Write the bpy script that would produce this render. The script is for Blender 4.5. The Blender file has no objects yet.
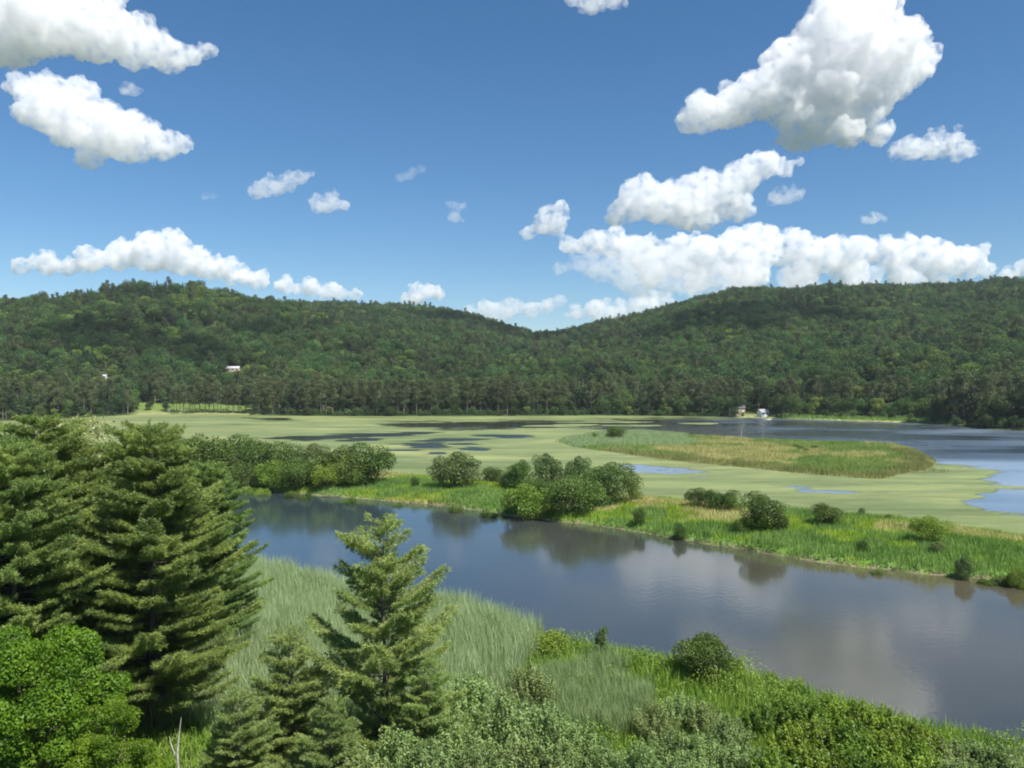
import bpy, bmesh, math, random
import numpy as np
from mathutils import Vector
R = np.random.default_rng(7)
rnd = random.Random(11)
F, HY, CZ = 800.0, 379.0, 22.0          # focal length in pixels, horizon row, eye height in metres
S = bpy.context.scene
COL = S.collection

# ------------------------------------------------------------------ helpers
def P(px, py, z=0.0):
    """point of height z that the photo shows at pixel px, py"""
    Y = (CZ - z) * F / (py - HY)
    return ((px - 512) / F * Y, Y, z)
def at(px, Y, z=0.0):
    return ((px - 512) / F * Y, Y, z)

def tag(o, label=None, cat=None, group=None, kind=None):
    for k, v in (('label', label), ('category', cat), ('group', group), ('kind', kind)):
        if v: o[k] = v
    return o

def mesh(name, V, FS, mat, parent=None, smooth=False, attrs=None):
    """V (n,3); FS list of (m,k) index arrays"""
    V = np.asarray(V, dtype=np.float32)
    if isinstance(FS, np.ndarray): FS = [FS]
    FS = [f for f in FS if len(f)]
    me = bpy.data.meshes.new(name)
    me.vertices.add(len(V)); me.vertices.foreach_set('co', V.ravel())
    loops = np.concatenate([f.ravel() for f in FS]).astype(np.int32)
    sizes = np.concatenate([np.full(len(f), f.shape[1]) for f in FS]).astype(np.int32)
    starts = np.concatenate([[0], np.cumsum(sizes)[:-1]]).astype(np.int32)
    me.loops.add(len(loops)); me.loops.foreach_set('vertex_index', loops)
    me.polygons.add(len(sizes)); me.polygons.foreach_set('loop_start', starts)
    try: me.polygons.foreach_set('loop_total', sizes)
    except Exception: pass
    me.update(calc_edges=True); me.validate()
    if smooth: me.polygons.foreach_set('use_smooth', np.ones(len(me.polygons), dtype=bool))
    for k, a in (attrs or {}).items():
        a = np.asarray(a, dtype=np.float32)
        if a.ndim == 1:
            at_ = me.attributes.new(k, 'FLOAT', 'POINT'); at_.data.foreach_set('value', a)
        else:
            at_ = me.attributes.new(k, 'FLOAT_COLOR', 'POINT')
            at_.data.foreach_set('color', np.concatenate([a, np.ones((len(a), 1), np.float32)], 1).astype(np.float32).ravel())
    if mat: me.materials.append(mat)
    o = bpy.data.objects.new(name, me); COL.objects.link(o)
    if parent: o.parent = parent
    return o

def thing(name, loc, label, cat, group=None, rz=0, sc=1.0):
    o = bpy.data.objects.new(name, None); COL.objects.link(o)
    o.empty_display_size = .3
    o.location = loc; o.rotation_euler = (0, 0, rz); o.scale = (sc,) * 3 if not hasattr(sc, '__len__') else sc
    return tag(o, label, cat, group)

PROTO = {}
def proto(key, builder):
    """first use builds the parts, later uses copy them"""
    if key not in PROTO: PROTO[key] = builder()
    return PROTO[key]
def plant(key, builder, name, loc, label, cat, group=None, rz=0, sc=1.0):
    t = thing(name, loc, label, cat, group, rz, sc)
    parts = proto(key, builder)          # list of (part name, mesh data)
    for nm, me in parts:
        c = bpy.data.objects.new(nm, me); COL.objects.link(c); c.parent = t
    return t
def data_of(o):                          # take the mesh out of a builder's object
    me = o.data; nm = o.name.split('.')[0]; bpy.data.objects.remove(o); return (nm, me)

def unit(v):
    return v / np.maximum(np.linalg.norm(v, axis=1, keepdims=True), 1e-9)
def leaves(C, size, nrm=None, spread=.9, aspect=.55, droop=0.0):
    n = len(C); C = np.asarray(C)
    N = R.normal(size=(n, 3)) * spread
    if nrm is not None: N = N + nrm
    N = unit(N); T = unit(np.cross(N, R.normal(size=(n, 3)))); T[:, 2] -= droop; T = unit(T)
    B = unit(np.cross(N, T))
    s = (size * R.uniform(.65, 1.35, (n, 1))) / 2
    V = np.stack([C - T * s, C + B * s * aspect + T * s * .1, C + T * s, C - B * s * aspect + T * s * .1], 1).reshape(-1, 3)
    return V, np.arange(4 * n).reshape(n, 4)
def spikes(C, D, length, width):
    """triangles from C along D"""
    n = len(C); D = unit(D); B = unit(np.cross(D, R.normal(size=(n, 3)))) * width / 2
    L = length * R.uniform(.7, 1.2, (n, 1))
    V = np.stack([C - B, C + B, C + D * L], 1).reshape(-1, 3)
    return V, np.arange(3 * n).reshape(n, 3)
def tube(pts, rad, seg=6):
    pts = np.asarray(pts, float); n = len(pts); V = []
    for i, p in enumerate(pts):
        d = pts[min(i + 1, n - 1)] - pts[max(i - 1, 0)]; d = d / (np.linalg.norm(d) + 1e-9)
        a = np.cross(d, [0.31, 0.95, 0.11]); a /= np.linalg.norm(a) + 1e-9; b = np.cross(d, a)
        for k in range(seg):
            t = 2 * math.pi * k / seg; V.append(p + (a * math.cos(t) + b * math.sin(t)) * rad[i])
    Fc = []
    for i in range(n - 1):
        for k in range(seg):
            k2 = (k + 1) % seg; Fc.append([i * seg + k, i * seg + k2, (i + 1) * seg + k2, (i + 1) * seg + k])
    return np.array(V), np.array(Fc)
class Mesh:
    def __init__(s): s.V = []; s.F = []; s.n = 0
    def add(s, vf):
        v, f = vf
        if len(v) == 0: return
        s.V.append(v); s.F.append(f + s.n); s.n += len(v)
    def build(s, name, mat, parent=None, smooth=False, attrs=None):
        return mesh(name, np.concatenate(s.V), s.F, mat, parent, smooth, attrs)
def box(c, d):
    c = np.array(c, float); d = np.array(d, float) / 2
    V = np.array([[x, y, z] for x in (-1, 1) for y in (-1, 1) for z in (-1, 1)]) * d + c
    return V, np.array([[0, 1, 3, 2], [4, 6, 7, 5], [0, 4, 5, 1], [2, 3, 7, 6], [0, 2, 6, 4], [1, 5, 7, 3]])

# value noise for placing things
def vnoise(x, y, sc, seed=0):
    x = np.asarray(x, float) / sc + seed * 17.3; y = np.asarray(y, float) / sc + seed * 5.7
    xi = np.floor(x).astype(np.int64); yi = np.floor(y).astype(np.int64); fx = x - xi; fy = y - yi
    fx = fx * fx * (3 - 2 * fx); fy = fy * fy * (3 - 2 * fy)
    def h(a, b):
        q = (a * 374761393 + b * 668265263 + seed * 1442695) & 0xffffffff
        q = ((q ^ (q >> 13)) * 1274126177) & 0xffffffff
        return ((q ^ (q >> 16)) & 0xffff) / 65535.0
    return (h(xi, yi) * (1 - fx) + h(xi + 1, yi) * fx) * (1 - fy) + (h(xi, yi + 1) * (1 - fx) + h(xi + 1, yi + 1) * fx) * fy
def fbm(x, y, sc, seed=0, o=4):
    a = 0; w = 0
    for k in range(o):
        a = a + vnoise(x, y, sc / 2 ** k, seed + k) * .5 ** k; w += .5 ** k
    return a / w
def poly_sd(x, y, poly):
    """signed distance, positive inside"""
    x = np.asarray(x, float); y = np.asarray(y, float)
    d = np.full(x.shape, 1e18); ins = np.zeros(x.shape, bool); p = np.asarray(poly, float)
    for i in range(len(p)):
        ax, ay = p[i][:2]; bx, by = p[(i + 1) % len(p)][:2]
        ex, ey = bx - ax, by - ay
        t = np.clip(((x - ax) * ex + (y - ay) * ey) / (ex * ex + ey * ey + 1e-12), 0, 1)
        d = np.minimum(d, (x - ax - t * ex) ** 2 + (y - ay - t * ey) ** 2)
        c = (ay > y) != (by > y)
        ins ^= c & (x < (bx - ax) * (y - ay) / (by - ay + 1e-12) + ax)
    return np.where(ins, 1, -1) * np.sqrt(d)
def sstep(a, b, x):
    t = np.clip((x - a) / (b - a), 0, 1); return t * t * (3 - 2 * t)

# ------------------------------------------------------------------ materials
def newmat(name):
    m = bpy.data.materials.new(name); m.use_nodes = True; nt = m.node_tree; nt.nodes.clear()
    out = nt.nodes.new('ShaderNodeOutputMaterial'); return m, nt, out
def N(nt, t, **kw):
    n = nt.nodes.new(t)
    for k, v in kw.items():
        if k.startswith('_'): setattr(n, k[1:], v)
        else: n.inputs[k.replace('9', ' ')].default_value = v
    return n
def noise(nt, scale, detail=4, rough=.55, vec=None, coord='Position', stretch=None):
    n = N(nt, 'ShaderNodeTexNoise', Scale=scale, Detail=detail, Roughness=rough)
    if vec is None:
        if coord == 'Position': vec = N(nt, 'ShaderNodeNewGeometry').outputs['Position']
        else: vec = N(nt, 'ShaderNodeTexCoord').outputs['Object']
    if stretch:
        mp = N(nt, 'ShaderNodeMapping'); mp.inputs['Scale'].default_value = stretch
        nt.links.new(vec, mp.inputs['Vector']); vec = mp.outputs[0]
    nt.links.new(vec, n.inputs['Vector']); return n.outputs[0]
def ramp(nt, fac, stops):
    r = nt.nodes.new('ShaderNodeValToRGB'); cr = r.color_ramp
    while len(cr.elements) > 1: cr.elements.remove(cr.elements[-1])
    cr.elements[0].position = stops[0][0]; cr.elements[0].color = (*stops[0][1], 1)
    for p, c in stops[1:]:
        e = cr.elements.new(p); e.color = (*c, 1)
    nt.links.new(fac, r.inputs[0]); return r.outputs[0]
def mixc(nt, fac, a, b, mode='MIX'):
    m = nt.nodes.new('ShaderNodeMix'); m.data_type = 'RGBA'; m.blend_type = mode
    for s, v in ((m.inputs[0], fac), (m.inputs[6], a), (m.inputs[7], b)):
        if hasattr(v, 'node'): nt.links.new(v, s)
        else: s.default_value = v if not hasattr(v, '__len__') else (*v, 1)
    return m.outputs[2]
def leafmat(name, ca, cb, nscale=.6, trans=.35, vary=.25, hue=.015, gloss=.02, coord='Position'):
    m, nt, out = newmat(name)
    f = noise(nt, nscale, 3, .6, coord=coord)
    c = ramp(nt, f, [(.38, ca), (.62, cb)])
    oi = N(nt, 'ShaderNodeObjectInfo')
    hs = N(nt, 'ShaderNodeHueSaturation')
    mr = N(nt, 'ShaderNodeMapRange'); nt.links.new(oi.outputs['Random'], mr.inputs[0])
    mr.inputs[3].default_value = 1 - vary; mr.inputs[4].default_value = 1 + vary
    wn = nt.nodes.new('ShaderNodeTexWhiteNoise'); wn.noise_dimensions = '1D'; nt.links.new(oi.outputs['Random'], wn.inputs['W'])
    mh = N(nt, 'ShaderNodeMapRange'); nt.links.new(wn.outputs[0], mh.inputs[0])
    mh.inputs[3].default_value = .5 - hue; mh.inputs[4].default_value = .5 + hue
    nt.links.new(c, hs.inputs['Color']); nt.links.new(mr.outputs[0], hs.inputs['Value']); nt.links.new(mh.outputs[0], hs.inputs['Hue'])
    c = hs.outputs[0]
    d = N(nt, 'ShaderNodeBsdfDiffuse'); t = N(nt, 'ShaderNodeBsdfTranslucent'); g = N(nt, 'ShaderNodeBsdfGlossy', Roughness=.5)
    nt.links.new(c, d.inputs[0])
    tc = mixc(nt, 1.0, c, (1.15, 1.2, .55), 'MULTIPLY'); nt.links.new(tc, t.inputs[0])
    g.inputs[0].default_value = (.9, .95, 1, 1)
    m1 = N(nt, 'ShaderNodeMixShader', Fac=trans); nt.links.new(d.outputs[0], m1.inputs[1]); nt.links.new(t.outputs[0], m1.inputs[2])
    m2 = N(nt, 'ShaderNodeMixShader', Fac=gloss); nt.links.new(m1.outputs[0], m2.inputs[1]); nt.links.new(g.outputs[0], m2.inputs[2])
    nt.links.new(m2.outputs[0], out.inputs[0]); return m
def plain(name, ca, cb, nscale=2.0, rough=.8, bump=0, coord='Position', stretch=None):
    m, nt, out = newmat(name)
    f = noise(nt, nscale, 5, .6, coord=coord, stretch=stretch)
    b = N(nt, 'ShaderNodeBsdfPrincipled', Roughness=rough)
    nt.links.new(ramp(nt, f, [(.35, ca), (.65, cb)]), b.inputs['Base Color'])
    if bump:
        bp = N(nt, 'ShaderNodeBump', Distance=bump); nt.links.new(f, bp.inputs['Height']); nt.links.new(bp.outputs[0], b.inputs['Normal'])
    nt.links.new(b.outputs[0], out.inputs[0]); return m

M = {}
M['bark'] = plain('bark', (.06, .045, .035), (.16, .13, .10), 3, .9, .02, 'Object', (1, 1, .3))
M['red_bark'] = plain('red_bark', (.12, .10, .085), (.24, .20, .17), 2, .9, .02, 'Object', (1, 1, .3))
M['grey_wood'] = plain('grey_wood', (.25, .23, .2), (.45, .42, .38), 5, .9)
M['white_pine'] = leafmat('white_pine_needles', (.12, .19, .052), (.245, .33, .088), .55, .4, .12, coord='Object')
M['young_pine'] = leafmat('young_pine_needles', (.18, .26, .078), (.31, .40, .125), .8, .42, .1, coord='Object')
M['maple'] = leafmat('maple_leaves', (.075, .135, .012), (.155, .24, .020), .8, .42, .1, gloss=.01)
M['pale_leaf'] = leafmat('pale_leaves', (.20, .24, .08), (.33, .34, .14), .7, .35, .05)
M['willow'] = leafmat('willow_leaves', (.14, .21, .062), (.235, .32, .105), .7, .3, .16)
M['sapling'] = leafmat('sapling_leaves', (.115, .19, .020), (.21, .31, .035), .7, .4, .14)
M['bush'] = leafmat('bank_bush_leaves', (.055, .10, .018), (.12, .185, .035), .35, .3, .22)
M['bush_grey'] = leafmat('grey_bush_leaves', (.07, .115, .030), (.135, .185, .058), .4, .3, .15)
M['bush_bright'] = leafmat('bright_bush_leaves', (.13, .20, .022), (.21, .29, .04), .5, .35, .15)
M['hardwood'] = leafmat('hardwood_leaves', (.036, .075, .020), (.072, .122, .030), .12, .28, .45, .03)
M['hardwood_light'] = leafmat('light_hardwood_leaves', (.095, .15, .026), (.15, .215, .045), .12, .3, .25, .02)
M['conifer'] = leafmat('conifer_needles', (.024, .054, .024), (.046, .086, .032), .15, .18, .3, .02)
M['red_pine'] = leafmat('red_pine_needles', (.055, .075, .030), (.095, .12, .042), .2, .2, .28, .02)
M['reed'] = leafmat('reed_leaves', (.22, .31, .145), (.35, .43, .24), .9, .35, 0, .0)
M['reed_grey'] = leafmat('grey_reed_leaves', (.17, .25, .10), (.27, .35, .165), 1.1, .3, 0, 0)
M['grass_bright'] = leafmat('bright_grass', (.13, .24, .03), (.23, .34, .05), .7, .4, 0, 0)
M['grass_bank'] = leafmat('bank_grass', (.17, .27, .028), (.30, .39, .05), .35, .4, 0, 0)
M['sedge'] = leafmat('sedge', (.12, .22, .05), (.20, .31, .085), .15, .35, 0, 0)
M['tan_grass'] = leafmat('tan_grass', (.32, .32, .12), (.47, .43, .19), .15, .3, 0, 0)
M['cattail'] = leafmat('cattail_leaves', (.18, .20, .07), (.27, .27, .11), .15, .3, 0, 0)
M['island_green'] = leafmat('island_sedge', (.15, .24, .06), (.24, .31, .09), .08, .3, 0, 0)
M['mud'] = plain('mud', (.07, .055, .04), (.24, .20, .15), .9, .75, .05)
M['white_paint'] = plain('white_paint', (.72, .72, .70), (.82, .82, .80), 1)
M['cream_paint'] = plain('cream_paint', (.45, .38, .27), (.55, .47, .35), 1)
M['grey_roof'] = plain('grey_roof', (.30, .30, .31), (.42, .42, .43), 1)
M['dark_roof'] = plain('dark_roof', (.06, .06, .065), (.1, .1, .1), 1)
M['dark_glass'] = plain('dark_glass', (.02, .025, .03), (.03, .035, .04), 1, .1)

def groundmat(name):
    """vertex colour 'tint' is the plant/soil cover, broken up by noise"""
    m, nt, out = newmat(name)
    a = N(nt, 'ShaderNodeAttribute', _attribute_name='tint')
    f = noise(nt, .5, 6, .65); f2 = noise(nt, .06, 4)
    c = mixc(nt, 1.0, a.outputs['Color'], ramp(nt, f, [(.3, (.55, .55, .55)), (.7, (1.35, 1.35, 1.3))]), 'MULTIPLY')
    c = mixc(nt, 1.0, c, ramp(nt, f2, [(.35, (.85, .85, .85)), (.65, (1.15, 1.1, 1.0))]), 'MULTIPLY')
    b = N(nt, 'ShaderNodeBsdfPrincipled', Roughness=.9); b.inputs['Specular IOR Level'].default_value = .15
    nt.links.new(c, b.inputs['Base Color'])
    bp = N(nt, 'ShaderNodeBump', Distance=.25, Strength=.6); nt.links.new(f, bp.inputs['Height']); nt.links.new(bp.outputs[0], b.inputs['Normal'])
    nt.links.new(b.outputs[0], out.inputs[0]); return m
M['ground'] = groundmat('ground_cover')

def watermat(name='water', marsh=False):
    m, nt, out = newmat(name)
    b = N(nt, 'ShaderNodeBsdfPrincipled', Roughness=.09, IOR=1.45)
    f = noise(nt, .035, 3)
    sx = N(nt, 'ShaderNodeSeparateXYZ'); nt.links.new(N(nt, 'ShaderNodeNewGeometry').outputs['Position'], sx.inputs[0])
    reflect_tone = N(nt, 'ShaderNodeMapRange'); nt.links.new(sx.outputs[0], reflect_tone.inputs[0]); reflect_tone.inputs[1].default_value = -25; reflect_tone.inputs[2].default_value = 45      # bluer at left, browner at right: reflected sky and cloud put into base colour
    c1 = ramp(nt, f, [(.35, (.022, .036, .048)), (.65, (.034, .044, .048))]); c2 = ramp(nt, f, [(.35, (.042, .040, .026)), (.65, (.074, .064, .040))])
    nt.links.new(mixc(nt, reflect_tone.outputs[0], c1, c2), b.inputs['Base Color'])
    b.inputs['Specular IOR Level'].default_value = 1.0
    n1 = noise(nt, 1.6, 3, .6, stretch=(1.0, 1.0, 1)); n2 = noise(nt, .12, 3, .5)
    b1 = N(nt, 'ShaderNodeBump', Distance=.02, Strength=.32); nt.links.new(n1, b1.inputs['Height'])
    b2 = N(nt, 'ShaderNodeBump', Distance=.05, Strength=.10); nt.links.new(n2, b2.inputs['Height']); nt.links.new(b1.outputs[0], b2.inputs['Normal'])
    nt.links.new(b2.outputs[0], b.inputs['Normal'])
    if marsh:
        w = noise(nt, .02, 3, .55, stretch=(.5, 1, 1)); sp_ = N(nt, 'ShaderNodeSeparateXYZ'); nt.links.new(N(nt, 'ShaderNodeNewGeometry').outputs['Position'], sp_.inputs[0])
        def mrg(src, a_, b_, c_, d_):
            q = N(nt, 'ShaderNodeMapRange'); nt.links.new(src, q.inputs[0])
            for i_, v_ in zip((1, 2, 3, 4), (a_, b_, c_, d_)): q.inputs[i_].default_value = v_
            return q.outputs[0]
        def mth(op, a_, b_):
            q = N(nt, 'ShaderNodeMath', _operation=op); nt.links.new(a_, q.inputs[0])
            if hasattr(b_, 'node'): nt.links.new(b_, q.inputs[1])
            else: q.inputs[1].default_value = b_
            return q.outputs[0]
        wind = mth('MAXIMUM', mrg(sp_.outputs[0], 60, 190, 0, 1), mrg(sp_.outputs[1], 235, 210, 0, 1))      # the open side of the marsh is ruffled by wind, the channels among the leaves lie still
        wind = mth('MULTIPLY', wind, mrg(w, .40, .56, .22, 1))
        nt.links.new(mrg(wind, 0, 1, .10, .58), b.inputs['Roughness'])
        nt.links.new(mixc(nt, mrg(sp_.outputs[1], 225, 205, 0, 1), mixc(nt, wind, (.020, .019, .014), (.04, .07, .10)), (.13, .19, .26)), b.inputs['Base Color']); b.inputs['IOR'].default_value = 1.7  # pale glare on near pools and blue of ruffled water put into base colour
        b1.inputs['Strength'].default_value = .9; b1.inputs['Distance'].default_value = .06
    nt.links.new(b.outputs[0], out.inputs[0]); return m
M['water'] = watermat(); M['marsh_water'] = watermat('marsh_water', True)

def matmat():
    """floating leaves: 'cover' says how closed the mat is; noise gives ragged edges"""
    m, nt, out = newmat('floating_leaves')
    a = N(nt, 'ShaderNodeAttribute', _attribute_name='cover')
    f = noise(nt, .07, 9, .74, stretch=(.4, 1, 1)); f2 = noise(nt, .028, 5, .6, stretch=(.5, 1, 1)); f3 = noise(nt, 3.0, 3, .7)
    c = ramp(nt, f2, [(.30, (.115, .150, .052)), (.5, (.155, .192, .074)), (.68, (.215, .235, .092))])
    c = mixc(nt, 1.0, c, ramp(nt, f3, [(.3, (.78, .82, .75)), (.7, (1.18, 1.15, 1.15))]), 'MULTIPLY')
    c = mixc(nt, 1.0, c, ramp(nt, f, [(.36, (.68, .70, .66)), (.5, (1.0, 1.0, 1.0)), (.64, (1.22, 1.18, 1.15))]), 'MULTIPLY')
    g0 = noise(nt, .12, 8, .70, stretch=(.18, 1, 1)); c = mixc(nt, 1.0, c, ramp(nt, g0, [(.38, (.74, .78, .72)), (.5, (1.0, 1.0, 1.0)), (.62, (1.2, 1.17, 1.15))]), 'MULTIPLY')
    b = N(nt, 'ShaderNodeBsdfPrincipled', Roughness=.6); b.inputs['Specular IOR Level'].default_value = .3
    nt.links.new(c, b.inputs['Base Color'])
    bp = N(nt, 'ShaderNodeBump', Distance=.06, Strength=.6); nt.links.new(f3, bp.inputs['Height']); nt.links.new(bp.outputs[0], b.inputs['Normal'])
    s = N(nt, 'ShaderNodeMath', _operation='ADD'); nt.links.new(a.outputs['Fac'], s.inputs[0])
    g = noise(nt, .13, 9, .72, stretch=(.25, 1, 1)); k = N(nt, 'ShaderNodeMath', _operation='MULTIPLY_ADD'); nt.links.new(g, k.inputs[0]); k.inputs[1].default_value = 3.8; k.inputs[2].default_value = -1.9
    nt.links.new(k.outputs[0], s.inputs[1])
    mr = N(nt, 'ShaderNodeMapRange'); mr.inputs[1].default_value = .38; mr.inputs[2].default_value = .62; nt.links.new(s.outputs[0], mr.inputs[0])
    t = N(nt, 'ShaderNodeBsdfTransparent'); mx = N(nt, 'ShaderNodeMixShader')
    nt.links.new(mr.outputs[0], mx.inputs[0]); nt.links.new(t.outputs[0], mx.inputs[1]); nt.links.new(b.outputs[0], mx.inputs[2])
    nt.links.new(mx.outputs[0], out.inputs[0]); return m
M['mat'] = matmat()

# ------------------------------------------------------------------ shapes of the land (outlines in world metres)
SHORE_PX = [(-700, 432), (-200, 426), (0, 421), (60, 419), (100, 416.5), (140, 414.5), (180, 414), (250, 415), (300, 416), (400, 416.5), (500, 416),
            (600, 415.5), (700, 416.5), (740, 417.5), (800, 419.5), (850, 421), (900, 422.5), (960, 425.5), (985, 429), (1024, 431), (1200, 440), (1700, 470)]
SX = np.array([p[0] for p in SHORE_PX], float); SYp = np.array([p[1] for p in SHORE_PX], float)
def shoreY(u): return CZ * F / (np.interp(u, SX, SYp) - HY)

RIVER_FAR = [(-900, 452), (-300, 466), (0, 479), (100, 483), (215, 487), (250, 489), (300, 494), (350, 498), (400, 502), (430, 505), (470, 509.5), (505, 515),
             (545, 520), (600, 526), (640, 533), (680, 539), (720, 546), (760, 552), (800, 559), (850, 566), (900, 572), (950, 576), (1024, 583), (1200, 600), (1600, 640)]
MARSH_NEAR = [(1600, 600), (1200, 558), (1024, 541), (960, 532), (900, 524), (820, 517), (760, 512), (700, 506), (640, 500), (560, 492), (500, 486), (430, 480), (390, 476), (300, 470), (215, 464), (100, 458), (-300, 440), (-900, 430)]
STRIP = [P(x, y)[:2] for x, y in RIVER_FAR + MARSH_NEAR]
NEAR_TOP = [(-900, 520, 1.5), (-100, 548, 2), (100, 560, 2.2), (180, 568, 2.2), (225, 570, 2.0), (260, 564, 1.6), (300, 568, 2.2), (345, 577, 2.2), (400, 588, 2.2), (450, 593, 2.2), (500, 607, 2.2), (525, 627, 1.6),
            (560, 636, 1.0), (600, 644, 1.0), (660, 656, 1.0), (740, 668, 1.0), (800, 686, 1.0), (850, 699, 1.0), (900, 716, 1.0), (960, 727, 1.0), (1024, 740, 1.0), (1200, 775, 1.0), (1500, 840, 1)]
NEAR_EDGE = [P(x, y, h + .2)[:2] for x, y, h in NEAR_TOP]
NEAR = NEAR_EDGE + [(60, 15), (60, -25), (-120, -25), (-120, 60)]
ISLAND = [P(x, y)[:2] for x, y in [(560, 441), (600, 434), (640, 432.5), (690, 436), (740, 439.5), (800, 442), (850, 443), (893, 445), (908, 450), (925, 457), (934, 463), (925, 470), (905, 473), (880, 479),
                                   (850, 477.5), (800, 473), (740, 467), (680, 461), (620, 453), (575, 447)]]

def near_h(x, y):
    sd = poly_sd(x, y, NEAR)
    h = -1.2 + 1.9 * sstep(-2.0, 1.2, sd) + .25 * fbm(x, y, 9, 3) * (sd > 0)
    h = h + 7.0 * sstep(44, 14, y) * (sd > -2)
    return h
def strip_h(x, y):
    sd = poly_sd(x, y, STRIP) + (fbm(x, y, 5, 21) - .5) * 1.6
    return -1.0 + 1.75 * sstep(-1.6, 1.0, sd) + .4 * sstep(1, 8, sd) + .3 * (fbm(x, y, 8, 5) - .5)
def island_h(x, y):
    sd = poly_sd(x, y, ISLAND) + (fbm(x, y, 9, 22) - .5) * 3
    return -.6 + .85 * sstep(-2.5, 1.5, sd) + .15 * (fbm(x, y, 10, 6) - .5)

# hills: three ridges, each with its crest line and distance
RA = (880, [(-700, 345), (-200, 318), (0, 303), (60, 296), (100, 288), (150, 283), (200, 286), (245, 297), (290, 304), (330, 316), (380, 331), (430, 345), (480, 356), (560, 374), (700, 379)])
RB = (1350, [(-200, 330), (100, 318), (250, 306), (300, 304), (330, 302), (400, 305), (440, 309), (470, 314), (500, 324), (530, 332), (560, 337), (620, 345), (800, 360)])
RC = (1250, [(300, 365), (430, 350), (500, 338), (530, 335), (560, 332), (580, 328), (600, 322), (625, 318), (650, 312), (680, 304), (700, 298), (735, 290), (760, 289), (775, 290), (800, 290),
             (830, 284), (860, 285), (900, 286), (940, 285), (980, 283), (1000, 280), (1024, 279), (1200, 276), (1700, 300)])
RM = (700, [(-700, 379), (200, 374), (400, 362), (520, 359), (600, 360), (700, 356), (800, 352), (900, 350), (1024, 352), (1200, 350), (1700, 350)])
def hill_h(x, y):
    u = x / np.maximum(y, 1) * F + 512
    ys = shoreY(u); h = np.zeros_like(y)
    for D, pr, fall, treeh in ((RA[0], RA[1], 200, 12), (RB[0], RB[1], 500, 12), (RC[0], RC[1], 700, 12), (RM[0], RM[1], 200, 14)):
        zr = np.maximum(CZ + (HY - np.interp(u, [p[0] for p in pr], [p[1] for p in pr])) * D / F - treeh, 0)
        t = np.clip((y - ys - 25) / (D - ys - 25), 0, 1)
        s = t ** 1.25 * (1 - .35 * (t - 1) ** 2 * 0)
        s = s * (2 - s) * .35 + s * .65
        back = 1 - .75 * sstep(0, fall, y - D)
        h = np.maximum(h, zr * s * back)
    h = h + (fbm(x, y, 160, 9) - .5) * 16 * sstep(40, 200, y - ys) * sstep(1500, 700, y)
    shore = y - ys + (fbm(x, y, 25, 31) - .5) * 6
    return h - 1.0 + 1.7 * sstep(-3, 2, shore)

def grid(name, xs, ys, hf, tint, keep=None, kind='structure'):
    X, Y = np.meshgrid(xs, ys); Z = hf(X, Y)
    return grid_xyz(name, X, Y, Z, tint, keep)
def grid_xyz(name, X, Y, Z, tint, keep=None, mat='ground', extra=None):
    ny, nx = X.shape; I = np.arange(nx * ny).reshape(ny, nx)
    Fq = np.stack([I[:-1, :-1], I[:-1, 1:], I[1:, 1:], I[1:, :-1]], -1).reshape(-1, 4)
    V = np.stack([X, Y, Z], -1).reshape(-1, 3)
    if keep is not None:
        K = keep.ravel(); Fq = Fq[K[Fq].any(1)]
        used = np.unique(Fq); mp = np.zeros(len(V), int); mp[used] = np.arange(len(used)); Fq = mp[Fq]; V = V[used]
    else: used = slice(None)
    at_ = {}
    if tint is not None: at_['tint'] = tint.reshape(-1, 3)[used]
    for k, a in (extra or {}).items(): at_[k] = a.ravel()[used]
    o = mesh(name, V, Fq, M[mat], smooth=True, attrs=at_); tag(o, kind='structure'); return o
def tinted(shape, base):
    t = np.zeros(shape + (3,)); t[:] = base; return t
def blend(t, col, w):
    return t * (1 - w[..., None]) + np.array(col) * w[..., None]

# base sheet out to the horizon
xs = np.linspace(-16000, 16000, 9); ys = np.linspace(-4000, 26000, 9)
X, Y = np.meshgrid(xs, ys); grid_xyz('ground', X, Y, np.full_like(X, -3.0), tinted(X.shape, (.05, .08, .03)))
# water
mid = [tuple((np.array(P(*a)[:2]) + np.array(P(*b)[:2])) / 2) for a, b in [((1700, 648), (1700, 606)), ((1200, 600), (1200, 558)), ((1024, 583), (1024, 541)), ((850, 566), (850, 519)), ((700, 542.5), (700, 506)), ((505, 515), (505, 486)), ((350, 498), (350, 473)), ((215, 487), (215, 464)), ((-300, 466), (-300, 440)), ((-900, 452), (-900, 430))]]
nm_ = len(mid)
o = mesh('river_water', [(x, y, 0) for x, y in mid] + [(mid[-1][0], -60, 0), (mid[0][0], -60, 0)], [np.array([list(range(nm_ + 2))[::-1]])], M['water']); tag(o, kind='structure')
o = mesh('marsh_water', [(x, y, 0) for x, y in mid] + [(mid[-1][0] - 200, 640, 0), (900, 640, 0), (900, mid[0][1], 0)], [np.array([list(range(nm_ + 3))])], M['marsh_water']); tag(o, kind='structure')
# near bank
X, Y = np.meshgrid(np.arange(-110, 62, .8), np.arange(-24, 120, .8)); Z = near_h(X, Y)
T = tinted(X.shape, (.07, .11, .03)); T = blend(T, (.13, .11, .075), sstep(1.2, .2, Z - .0))
grid_xyz('near_bank', X, Y, Z, T, Z > -.6)
# strip of land between river and marsh
X, Y = np.meshgrid(np.arange(-230, 190, 1.0), np.arange(60, 260, .8)); Z = strip_h(X, Y)
T = tinted(X.shape, (.12, .24, .04)); T = blend(T, (.26, .27, .08), sstep(.52, .66, fbm(X, Y, 14, 41)) * sstep(-6, 2, Y - np.interp(X, [-100, 60, 100], [150, 112, 100]))); T = blend(T, (.21, .17, .12), sstep(.42, .15, Z))
grid_xyz('far_bank', X, Y, Z, T, Z > -.5)
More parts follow.
